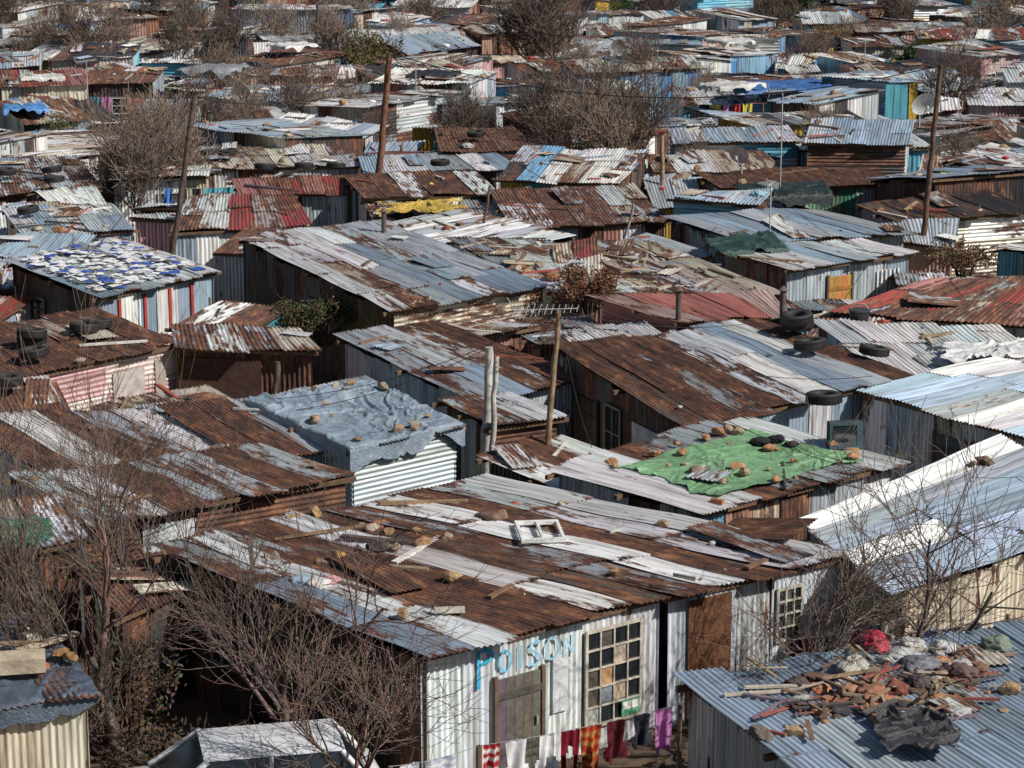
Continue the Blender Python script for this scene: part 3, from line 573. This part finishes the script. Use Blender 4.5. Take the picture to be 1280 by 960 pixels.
FT=[tree_mesh(31+i,7.2,(7,6,6,4),.13,(5,4,3,3,3),c,1,.013,.1,None,.22) for i,c in enumerate(((.20,.15,.125),(.24,.185,.15),(.17,.13,.11),(.27,.21,.17)))]
GT=[tree_mesh(41+i,5.5,(6,6,5),.12,(5,4,3,3,3),(.14,.1,.08),1,.014,.1,(c,12,.07),.2,"leafy_tree") for i,c in enumerate(((.10,.12,.03),(.14,.12,.04),(.05,.10,.03)))]
for (u,v,sc) in [(180,315,1.0),(215,285,1.0),(150,300,.9),(240,225,.9),(310,210,.8),(370,200,.9),(430,195,.8),(680,225,1.0),(760,250,1.1),(800,245,1.1),(720,230,.9),(690,130,1.5),(670,125,1.3),(130,120,1.2),(60,110,1),(20,70,1.2),(560,150,.8),(1010,120,.8),(1060,100,.9),(270,110,1),(340,90,1),(860,260,.6),(1240,90,1.2),(1255,70,1.3),(1200,250,.7),(500,100,.9),(955,75,1),(60,60,1.2),(200,60,1.2),(450,60,1.0),(590,55,1),(820,60,1),(1130,60,1),(1225,110,1.0)]:
    put(random.choice(FT),W(u,v,0),U(0,6),sc*.95)
for (u,v,sc,k) in [(470,130,1.1,1),(60,200,.7,2),(1200,275,.5,1),(1240,272,.5,0),(990,60,1.6,2),(975,55,1.4,2),(690,240,.7,1),(780,50,1,2),(310,60,1,0),(730,200,.7,0),(80,130,.7,1),(1050,300,.5,0),(560,70,.8,2),(150,75,.8,0),(870,110,.6,0)]:
    put(GT[k],W(u,v,0),U(0,6),sc,"leafy_tree")
for a,b_ in trees_at:
    lf=U(0,1)>.8; put(random.choice(GT if lf else FT),(a,b_,0),U(0,6),U(.5,1.05),"leafy_tree" if lf else "bare_tree")
def bush(c,rx,ry,rz,n,col,col2,sz,name):
    m=MB(); c=np.array(c)
    cl=[(np.array([U(-1,1)*rx,U(-1,1)*ry,abs(U(.2,1))*rz]),U(.25,.5)) for _ in range(14)]
    for o,r in cl:
        for _ in range(4): tube(m,[c+[U(-.2,.2)*rx,U(-.2,.2)*ry,-rz],c+o*.5,c+o+np.array([U(-r,r),U(-r,r),U(0,r)])],[.02,.01,.005],3,(.12,.08,.06))
    for _ in range(n):
        o,r=random.choice(cl); q=c+o+norm(rng.standard_normal(3))*r*U(.3,1.1)*np.array([1,1,.8]); a,b_=norm(rng.standard_normal(3))*sz,norm(rng.standard_normal(3))*sz*.7
        cc=col if U(0,1)<.7 else col2; m.add([q-a,q-b_,q+a,q+b_],[[0,1,2,3]],tuple(x*U(.6,1.4) for x in cc),0,None,LEAF)
    m.build(name)
bush(W(400,408,1.6),1.3,.6,.5,3500,(.05,.075,.025),(.16,.09,.05),.04,"climbing_shrub"); bush(W(455,402,1.7),.9,.5,.5,2500,(.06,.08,.03),(.16,.10,.05),.04,"climbing_shrub")
bush(W(735,385,1.9),.6,.8,.9,3500,(.20,.10,.055),(.14,.08,.05),.045,"dead_shrub"); bush(W(1205,335,1.8),.8,.6,.5,2500,(.2,.12,.07),(.12,.08,.05),.045,"dead_shrub")
bush(W(150,900,.4),1.5,1.2,.8,3000,(.07,.055,.04),(.12,.09,.06),.04,"dead_shrub"); bush(W(255,990,.4),1.2,.8,.6,2000,(.07,.055,.04),(.12,.09,.06),.04,"dead_shrub")  # dark undergrowth added to darken the bright yard ground
# ---------------------------------------------------------------- laundry
def garment(m,p,ux,kind,w_,h,col,col2=None):
    nx,ny=16,20; ux=norm(ux); nn=np.cross(ux,[0,0,1.]); ph=U(0,6)
    S,T=np.meshgrid(np.linspace(0,1,nx+1),np.linspace(0,1,ny+1))
    wv=.045*np.sin(S*9+ph)*(T*.8+.3)+.025*np.sin(S*17+T*4+ph)
    narrow=1-.2*T; pts=p+ux*((S-.5)*w_*narrow)[...,None]+nn*wv[...,None]-np.array([0,0,1.])*((T+.05*np.sin(S*7+ph)*T)*h)[...,None]
    def inside(s,t_):
        if kind=='shirt': return (.2<s<.8 and t_<1) or (t_>.62 and t_<.93 and abs(s-.5)<.5-abs(t_-.78)*.3)
        if kind=='trousers': return t_<.28 or abs(s-.5)>.07+.05*t_
        return True
    f=gridf(nx,ny); keep=[k for k in range(len(f)) if inside((k%nx+.5)/nx,(k//nx+.5)/ny)]
    cols=np.tile(np.array(col),((nx+1)*(ny+1),1)).astype(float)
    if col2 is not None: tt=T.ravel(); cols[(np.floor(tt*9)%2)==1]=col2
    m.add(pts,f[keep],col,0,None,CLOTH,True,cols=cols)
def line(p0,p1,items,name="clothesline"):
    e=empty(name); p0=np.array(p0);p1=np.array(p1); m=MB(); t_=np.linspace(0,1,20)[:,None]; pts=p0+(p1-p0)*t_; pts[:,2]-=(.2*t_*(1-t_))[:,0]; tube(m,pts,.006,4,(.3,.3,.3),GEN); m.build("line",e)
    for q in(p0,p1): m=MB(); tube(m,[np.array([q[0],q[1],0]),q],.035,6,(.2,.14,.1),GEN,True); m.build("post",e)
    x=.03; ln=np.linalg.norm(p1-p0)
    for k,w_,h,c,*c2 in items:
        m=MB(); fr=(x+w_/2)/ln; 
        if fr>.98: break
        q=p0+(p1-p0)*fr; q[2]-=.2*fr*(1-fr); garment(m,q,p1-p0,k,w_,h,c,c2[0] if c2 else None); m.build("garment",e); x+=w_+U(.0,.04)
line(W(600,932,1.3),W(850,880,1.3),[('towel',.28,.6,(.4,.03,.04),(.7,.65,.65)),('shirt',.5,.6,(.7,.7,.72)),('shirt',.4,.6,(.75,.75,.78)),('trousers',.32,.8,(.2,.015,.03)),('towel',.32,.7,(.45,.06,.03),(.5,.25,.08)),('shirt',.45,.6,(.12,.02,.03)),('shirt',.4,.5,(.04,.04,.06)),('towel',.32,.65,(.5,.2,.45)),('shirt',.45,.6,(.62,.6,.62)),('trousers',.3,.8,(.05,.06,.12))])
line(W(488,958,1.3),W(598,932,1.3),[('shirt',.5,.4,(.6,.62,.68)),('towel',.5,.5,(.45,.5,.6),(.7,.7,.72))])
line(W(985,800,1.8),W(1130,772,1.8),[('trousers',.25,.5,(.05,.02,.03)),('towel',.25,.45,(.15,.02,.05)),('shirt',.3,.4,(.03,.03,.04)),('towel',.25,.35,(.3,.25,.3)),('shirt',.3,.4,(.15,.03,.08)),('towel',.25,.4,(.05,.05,.1)),('shirt',.3,.4,(.35,.3,.3))])
line(W(1140,790,1.9),W(1260,768,1.9),[('shirt',.5,.5,(.03,.04,.12)),('towel',.4,.5,(.05,.05,.06)),('trousers',.35,.6,(.15,.15,.2))])
line(W(243,345,2.2),W(262,372,2.0),[('towel',.3,1.0,(.6,.6,.6),(.15,.15,.15)),('shirt',.4,.8,(.65,.65,.65))])
for (u,v,n) in [(330,150,8),(60,120,6),(620,135,6),(420,118,6),(990,60,5),(200,235,5),(740,150,5),(180,80,6),(860,130,6),(1100,75,6)]:
    p=W(u,v,2.1); line(p,p+np.array([n*.55,U(-.5,.5),0]),[(random.choice(['shirt','towel','trousers']),.45,U(.5,.8),random.choice([(.5,.05,.05),(.7,.7,.72),(.08,.2,.5),(.6,.5,.1),(.5,.2,.4),(.04,.04,.05),(.1,.4,.5)])) for _ in range(n)])
# ---------------------------------------------------------------- roof items (main)
def onroof(s,u,v):
    p=W(u,v,s.cen[2]); d=p-np.array([0,0,HC]); t_=(s.cen-np.array([0,0,HC])).dot(s.N)/d.dot(s.N); return np.array([0,0,HC])+d*t_+s.N*.02
s=SH['main']; s2=SH['main2']
for (u,v,r,c) in [(425,702,.15,(.46,.27,.12)),(395,648,.14,(.42,.27,.13)),(368,650,.13,(.40,.27,.14)),(530,684,.15,(.38,.23,.13)),(557,678,.15,(.36,.27,.19)),(486,668,.12,(.32,.2,.12)),(472,690,.15,(.10,.09,.085)),(450,694,.14,(.12,.11,.1)),(565,728,.14,(.42,.28,.16)),(503,775,.12,(.4,.26,.14)),(610,652,.17,(.2,.13,.1)),(628,650,.12,(.25,.16,.12)),(770,722,.12,(.3,.2,.13)),(830,660,.12,(.35,.24,.15)),(700,632,.06,(.4,.3,.2)),(580,655,.06,(.4,.3,.2)),(495,690,.12,(.3,.23,.17)),(640,700,.03,None),(655,745,.03,None),(520,668,.09,(.35,.22,.12))]:
    sr=s if v>641+(u-412)*.24 else s2
    stone(stones,onroof(sr,u,v),r,False,c)
plank(debris,onroof(s,562,768),s.N,.45,.14,.06,(.5,.47,.42),.1); plank(debris,onroof(s,470,680),s.N,1.2,.12,.06,(.1,.08,.07),-.3); plank(debris,onroof(s2,530,632),s.N,1.5,.1,.05,(.3,.2,.12),.1); plank(debris,onroof(s,410,668),s.N,1.9,.05,.04,(.2,.13,.08),.5)
blob(debris,onroof(s,398,735),.16,(.6,.57,.56),CLOTH,.4); blob(debris,onroof(s,412,730),.14,(.5,.28,.3),CLOTH,.4); blob(debris,onroof(s,376,730),.15,(.28,.35,.44),CLOTH,.4)
scrap(debris,onroof(s2,955,668),norm(s2.N+np.array([-.3,0,0])),.9,1.6,'brown',.9)
m=MB(); p=onroof(s2,675,672)+np.array([0,0,.06]); ux=norm([.95,.1,0]); uy=np.array([-ux[1],ux[0],0]); up=np.array([0,0,1.])
for a,b_,c,d in ((-.5,.5,-.45,-.38),(-.5,.5,.38,.45),(-.5,-.43,-.38,.38),(.43,.5,-.38,.38),(-.03,.03,-.38,.38)): box(m,p,ux,uy,up,a*.72,b_*.72,c*1.2,d*1.2,0,.06,(.72,.73,.72))
m.build("white_window_frame")
def tv(p,ang,name="old_television"):
    m=MB(); ux=np.array([math.cos(ang),math.sin(ang),0]); uy=np.array([-ux[1],ux[0],0]); up=np.array([0,0,1.])
    box(m,p,ux,uy,up,-.32,.32,0,.2,0,.5,(.05,.06,.07)); box(m,p,ux,uy,up,-.22,.22,.2,.45,.06,.42,(.04,.045,.05))
    box(m,p,ux,uy,up,-.27,.2,-.012,0,.06,.45,(.1,.3,.35),GLASS)
    for x0,x1,z0,z1 in((-.32,-.27,0,.5),(.2,.32,0,.5),(-.27,.2,0,.06),(-.27,.2,.45,.5)): box(m,p,ux,uy,up,x0,x1,-.03,-.001,z0,z1,(.05,.10,.12))
    m.build(name)
tv(onroof(SH['green'],1057,562),.15)
sg=SH['green']
for k in range(24):
    stone(stones,sg.P(U(.1,.95),random.choice((U(.04,.12),U(.75,.85),U(.2,.7))))+sg.N*.07,U(.05,.14),False,random.choice([(.42,.22,.12),(.46,.27,.15),(.4,.3,.2)]))
for q in((950,560,.2,(.03,.03,.03)),(970,556,.17,(.02,.02,.025)),(990,562,.14,(.06,.05,.05))): blob(debris,onroof(sg,q[0],q[1])+[0,0,.06],q[2]*.8,q[3],CLOTH,.4)
for k in range(16):
    st_=SH['tarp']; stone(stones,st_.P(U(.05,.95),random.choice((U(.02,.1),U(.9,.98),U(.1,.9))))+st_.N*.08,U(.04,.12),False,random.choice([(.36,.26,.18),(.42,.33,.24)]))
sb=SH['br']
for (u,v,r,c,mt) in [(1065,843,.2,(.5,.48,.42),TARP),(1092,812,.21,(.45,.03,.07),TARP),(1125,832,.2,(.5,.52,.52),TARP),(1150,842,.2,(.2,.2,.24),TARP),(1178,818,.15,(.55,.55,.55),TARP),(1175,835,.12,(.5,.25,.1),TARP),(1140,815,.17,(.5,.5,.47),TARP),(1060,872,.14,(.35,.2,.13),CLOTH),(1090,875,.16,(.3,.15,.1),CLOTH),(1120,870,.16,(.2,.08,.06),CLOTH),(1150,862,.16,(.1,.08,.08),CLOTH),(1200,850,.18,(.15,.1,.1),CLOTH),(1110,905,.1,(.45,.2,.25),CLOTH),(1245,815,.18,(.2,.24,.2),CLOTH)]:
    blob(debris,onroof(sb,u,v),r,c,mt,.6)
for k in range(190):
    p=onroof(sb,1120+random.gauss(0,75),868+random.gauss(0,24)); e=random.random()
    if e<.5: plank(debris,p+[0,0,U(0,.1)],(U(-.2,.2),U(-.2,.2),1),U(.15,.9),U(.015,.07),U(.01,.035),random.choice([(.3,.22,.14),(.16,.11,.08),(.4,.35,.28),(.2,.12,.08),(.1,.09,.09),(.3,.1,.08)]))
    elif e<.68: blob(debris,p,U(.101,.15),random.choice(DCOL+[(.4,.2,.12),(.35,.12,.1),(.14,.1,.08),(.1,.08,.08)]),CLOTH,.35)
    elif e<.85: blob(debris,p,U(.03,.08),random.choice(DCOL),CLOTH,.5)
    else: stone(stones,p,U(.03,.08))
for (u,v,r) in [(950,925,.15),(995,922,.13),(1258,868,.13),(1190,895,.11),(1030,905,.06)]: stone(stones,onroof(sb,u,v),r)
for (u,v,ln,a) in [(955,870,1.1,.2),(975,880,1.0,-.4),(960,892,.8,.9),(990,862,1.3,.1),(1005,885,.9,1.2),(1170,905,1.2,.3),(1225,825,1.0,.2)]: plank(debris,onroof(sb,u,v),sb.N,ln,U(.03,.08),.03,random.choice([(.3,.2,.16),(.2,.15,.2),(.5,.45,.35)]),a)
scrap(debris,onroof(sb,1222,825),sb.N,.7,.8,'tanz',.2); scrap(debris,onroof(sb,1195,890),sb.N,.5,.5,'rusty',.6)
m=MB()
for i in range(7): box(m,onroof(sb,1020,888),norm([.9,.2,0]),norm([-.2,.9,0]),(0,0,1),-.3+i*.09,-.28+i*.09,-.25,.25,.03,.05,(.25,.13,.09))
for y_ in(-.25,.0,.25): box(m,onroof(sb,1020,888),norm([.9,.2,0]),norm([-.2,.9,0]),(0,0,1),-.32,.3,y_-.01,y_+.01,.051,.07,(.25,.13,.09))
m.build("metal_grate")
sl=SH['bl']
for (u,v,r,c) in [(75,830,.12,(.36,.2,.1)),(88,836,.12,(.4,.24,.12)),(40,815,.16,(.45,.4,.33)),(55,845,.12,None),(30,800,.1,None)]: stone(stones,onroof(sl,u,v)+[0,0,.1],r,False,c)
plank(debris,onroof(sl,25,850)+[0,0,.12],sl.N,.7,.4,.2,(.48,.40,.30),.2); plank(debris,onroof(sl,60,818)+[0,0,.12],sl.N,1.0,.12,.05,(.5,.4,.3),.8); plank(debris,onroof(sl,20,820)+[0,0,.12],sl.N,.8,.1,.05,(.4,.3,.2),.1)
stone(stones,onroof(SH['rgrey'],1232,582),.18,False,(.18,.12,.09)); stone(stones,onroof(SH['rgrey'],1215,584),.12,False,(.22,.15,.1))
stones.build("roof_stones"); debris.build("roof_debris")
m=MB(); p=onroof(SH['r21'],1074,408); tube(m,[p,p+[0,0,.38]],[.2,.24],16,(.03,.03,.035),RUB,True); tube(m,[p+[0,0,.36],p+[0,0,.39]],[.26,.26],16,(.05,.05,.06),RUB,True); tube(m,[p+np.array([-.24,0,.36]),p+np.array([-.1,0,.52]),p+np.array([.1,0,.52]),p+np.array([.24,0,.36])],.01,5,(.4,.4,.4),GEN); m.build("bucket_with_lid")
for (u,v,z) in [(978,395,2.4),(480,292,2.7),(848,395,2.3)]:
    m=MB(); p=W(u,v,z); tube(m,[p-[0,0,.2],p+[0,0,.6]],.07,12,(.12,.09,.08),GEN,True); tube(m,[p+[0,0,.62],p+[0,0,.72]],[.13,.03],12,(.14,.1,.09),GEN,True); m.build("stove_pipe")
# ---------------------------------------------------------------- text
def text(s,k,fr,z,size,txt,col,name,off=.06):
    a0,ux,nn,ln,hh=s.info[k]; cu=bpy.data.curves.new(name,'FONT'); cu.body=txt; cu.size=size; cu.extrude=.001; cu.align_x='CENTER'; cu.space_character=1.25
    o=bpy.data.objects.new(name,cu); scn.collection.objects.link(o); o.parent=s.par
    m_,t_,b_=newmat(name+"_paint"); b_.inputs["Base Color"].default_value=(*col,1); b_.inputs["Roughness"].default_value=.7; cu.materials.append(m_)
    p=np.array([a0[0],a0[1],z])+ux*fr*ln+nn*off
    if np.cross(ux,[0,0,1]).dot(nn)<0: ux=-ux
    o.matrix_world=Matrix(((ux[0],0,nn[0],p[0]),(ux[1],0,nn[1],p[1]),(0,1,0,p[2]),(0,0,0,1)))
text(SH['c26c'],0,.3,1.35,.5,"JIMMYS",(.7,.7,.68),"shop_name"); on_wall(SH['c26c'],0,.74,2.6,.7,1.2,'panel',(.72,.7,.66)); text(SH['c26c'],0,.74,1.3,.55,"TOTEEL",(.35,.06,.04),"shop_name",.065)
# hand-sprayed word, stroke by stroke
GL={'P':[[(0,-.35),(.02,.5),(.0,1),(.4,1.0),(.6,.82),(.5,.6),(.02,.5)]],'O':[[(.3+.3*math.cos(a),.5+.45*math.sin(a)) for a in np.linspace(1.4,7.9,14)]],'I':[[(.2,0),(.25,1)]],'S':[[(.6,.85),(.4,1),(.1,.9),(.08,.7),(.5,.4),(.55,.15),(.3,0),(0,.1)]],'N':[[(0,0),(.03,.95),(.5,.05),(.55,1)]]}
a0,ux,nn,ln,hh=SH['main'].info[0]; m=MB(); x=.215*ln; up=np.array([0,0,1.])
for i,ch in enumerate("POISON"):
    sc=.42 if i==0 else U(.32,.38); c=(.06,.42,.66) if i==0 else [(.16,.48,.68),(.22,.52,.70),(.26,.54,.71),(.32,.58,.72),(.38,.6,.73)][i-1]
    for st_ in GL[ch]:
        pts=np.array([[x+a*sc,1.64+b_*sc] for a,b_ in st_]); dens=[]
        for q in range(len(pts)-1):
            for r in np.linspace(0,1,5)[:-1]: dens.append(pts[q]*(1-r)+pts[q+1]*r)
        dens.append(pts[-1]); dens=np.array(dens)+rng.normal(0,.003,(len(dens),2)); wd=.03 if i==0 else .021
        tg=np.gradient(dens,axis=0); tg/=np.linalg.norm(tg,axis=1)[:,None]+1e-9; pn=np.stack([-tg[:,1],tg[:,0]],1)
        ww=wd*rng.uniform(.7,1.1,len(dens))[:,None]; L1,L2=dens+pn*ww,dens-pn*ww
        v=[np.array([a0[0],a0[1],0])+ux*q[0]+up*q[1]+nn*.066 for q in np.concatenate([L1,L2])]; n_=len(dens)
        m.add(v,[[k,k+1,n_+k+1,n_+k] for k in range(n_-1)],c,0,None,CLOTH)
    x+=sc*(.55 if ch=='I' else .8)+.03
m.build("sprayed_word",SH['main'].par)
# ---------------------------------------------------------------- car
def car(p,yaw,col=(.7,.71,.72)):
    e=empty("parked_car"); mb=MB(); xs=[-2.05,-1.95,-1.3,-.6,.0,.8,1.35,1.9,2.05]
    zt=[.6,.82,.88,.9,.9,.92,.93,.88,.6]; hw=[.68,.78,.82,.83,.83,.83,.82,.78,.7]
    def ring(x,h,z): return [(x,-h*.92,.22),(x,-h,.4),(x,-h,.62),(x,-h*.97,z-.05),(x,-h*.88,z),(x,0,z+.03),(x,h*.88,z),(x,h*.97,z-.05),(x,h,.62),(x,h,.4),(x,h*.92,.22)]
    v=[q for x,h,z in zip(xs,hw,zt) for q in ring(x,h,z)]; n=11; f=[[i*n+j,(i+1)*n+j,(i+1)*n+j+1,i*n+j+1] for i in range(8) for j in range(n-1)]
    c,s_=math.cos(yaw),math.sin(yaw); T=lambda v:np.stack([np.array(v)[:,0]*c-np.array(v)[:,1]*s_,np.array(v)[:,0]*s_+np.array(v)[:,1]*c,np.array(v)[:,2]],1)+p
    mb.add(T(v),f,col,0,None,PAINT,True); mb.add(T(v[:n]),[list(range(n))],col,0,None,PAINT); mb.add(T(v[-n:]),[list(range(n))],col,0,None,PAINT); mb.build("body",e)
    mb=MB(); B=[(-1.15,-.72,.9),(-1.15,.72,.9),(1.75,.72,.92),(1.75,-.72,.92)]; Tp=[(-.45,-.58,1.40),(-.45,.58,1.40),(1.35,.58,1.40),(1.35,-.58,1.40)]
    for i in range(4):
        j=(i+1)%4; mb.add(T([B[i],B[j],Tp[j],Tp[i]]),[[0,1,2,3]],(.03,.04,.05),0,None,GLASS)
    mb.build("glass",e); mb=MB()
    g_=[(x,y_,1.405+.05*(1-(y_/.6)**2)*(1-((x-.45)/1.0)**4)) for x in np.linspace(-.5,1.4,10) for y_ in np.linspace(-.6,.6,9)]; mb.add(T(g_),gridf(8,9),col,0,None,PAINT,True)
    for i in range(4): a,b_=np.array(T([B[i]])[0]),np.array(T([Tp[i]])[0]); tube(mb,[a,b_],.045,6,col,PAINT)
    for y0,y1 in((-.725,-.585),(.725,.585)): a,b_=T([(.35,y0,.9)])[0],T([(.4,y1,1.41)])[0]; tube(mb,[a,b_],.035,6,col,PAINT)
    mb.build("roof",e); mb=MB()
    for x in(-1.3,1.3):
        for y_ in(-.8,.8):
            q=T([(x,y_-.09,.3),(x,y_+.09,.3)]); tube(mb,[q[0],q[1]],.3,20,(.03,.03,.03),RUB,True); q=T([(x,y_+.1*np.sign(y_),.3),(x,y_+.11*np.sign(y_),.3)]); tube(mb,[q[0],q[1]],.18,16,(.4,.4,.4),GEN,True)
    mb.build("wheels",e); mb=MB()
    for y_ in(-.6,.6): q=T([(-2.02,y_,.65),(-2.08,y_,.65)]); tube(mb,[q[0],q[1]],.1,12,(.7,.7,.65),GLASS,True)
    mb.build("headlights",e)
car(W(300,1048,0),.22)
# ---------------------------------------------------------------- person in the alley (head and shoulders show above the shrub)
def person(p,face):
    J=[(0,0,.95),(0,0,1.15),(0,.01,1.38),(0,0,1.5),(0,-.01,1.62),(-.19,0,1.4),(-.25,-.02,1.12),(-.2,-.2,.95),(.19,0,1.4),(.25,-.02,1.12),(.24,-.1,.88),(-.1,0,.9),(-.12,-.02,.5),(-.13,.02,.08),(-.14,-.14,.04),(.1,0,.9),(.12,-.04,.5),(.13,.0,.08),(.14,-.16,.04)]
    E=[(0,1),(1,2),(2,3),(3,4),(2,5),(5,6),(6,7),(2,8),(8,9),(9,10),(0,11),(11,12),(12,13),(13,14),(0,15),(15,16),(16,17),(17,18)]
    Rr=[.15,.14,.16,.06,.06,.07,.045,.032,.07,.045,.032,.1,.065,.045,.035,.1,.065,.045,.035]
    me=bpy.data.meshes.new("pb"); me.from_pydata(J,E,[]); o=bpy.data.objects.new("pb",me); scn.collection.objects.link(o)
    md=o.modifiers.new("s",'SKIN'); o.modifiers.new("ss",'SUBSURF').levels=2
    for i,r in enumerate(Rr): me.skin_vertices[0].data[i].radius=(r,r*.8,); me.skin_vertices[0].data[i].use_root=(i==0)
    dg=bpy.context.evaluated_depsgraph_get(); ev=o.evaluated_get(dg).to_mesh(); v=np.array([q.co[:] for q in ev.vertices]); fs=[list(q.vertices) for q in ev.polygons]
    mb=MB(); SK=np.array([.10,.055,.035]); SHI=np.array([.35,.42,.5]); TR=np.array([.05,.06,.09])
    cols=np.where((v[:,2]>1.47)[:,None],SK,np.where((v[:,2]>.93)[:,None],SHI,TR)); hand=(np.abs(v[:,0])>.16)&(v[:,2]<1.0)&(v[:,2]>.8); cols[hand]=SK; cols[v[:,2]<.09]=(.03,.03,.03)
    c,s_=math.cos(face),math.sin(face); T=lambda v:np.stack([v[:,0]*c-v[:,1]*s_,v[:,0]*s_+v[:,1]*c,v[:,2]],1)+p
    q4=[f for f in fs if len(f)==4]
    mb.add(T(v),q4,(1,1,1),0,None,CLOTH,True,cols=cols)
    h=IC[0]*np.array([.078,.098,.12]); h[:,1]-=.015; h[:,2]+=1.66; mb.add(T(h),IC[1],tuple(SK),0,None,CLOTH,True)
    k=IC[0]; hair=k*np.array([.088,.105,.125]); hair[:,1]+=.012; hair[:,2]+=1.68; ff=[f for f in IC[1] if k[f].mean(0)[2]>.1 or k[f].mean(0)[1]>.35]; mb.add(T(hair),ff,(.012,.01,.01),0,None,CLOTH,True)
    for sx in(-1,1):
        mb.add(T(IC[0]*.013+[sx*.03,-.108,1.67]),IC[1],(.3,.3,.3),0,None,CLOTH,True); mb.add(T(IC[0]*[.012,.022,.03]+[sx*.08,0,1.66]),IC[1],tuple(SK),0,None,CLOTH,True)
        hp=(-.2,-.2,.95) if sx<0 else (.24,-.1,.88)
        for i in range(5):
            a=np.array(hp)+[(i-2)*.017,-.02,-.02]; tube(mb,T(np.array([a,a+[(i-2)*.004,-.02,-.05],a+[(i-2)*.004,-.03,-.085+.008*abs(i-2)]])),[.01,.009,.006],6,tuple(SK),CLOTH,True)
    mb.add(T(IC[0]*[.014,.022,.025]+[0,-.118,1.645]),IC[1],tuple(SK),0,None,CLOTH,True); mb.add(T(IC[0]*[.028,.01,.009]+[0,-.108,1.6]),IC[1],(.12,.04,.035),0,None,CLOTH,True)
    bpy.data.objects.remove(o); mb.build("person")
person(W(293,398,1.7)*np.array([1,1,0]),.5)
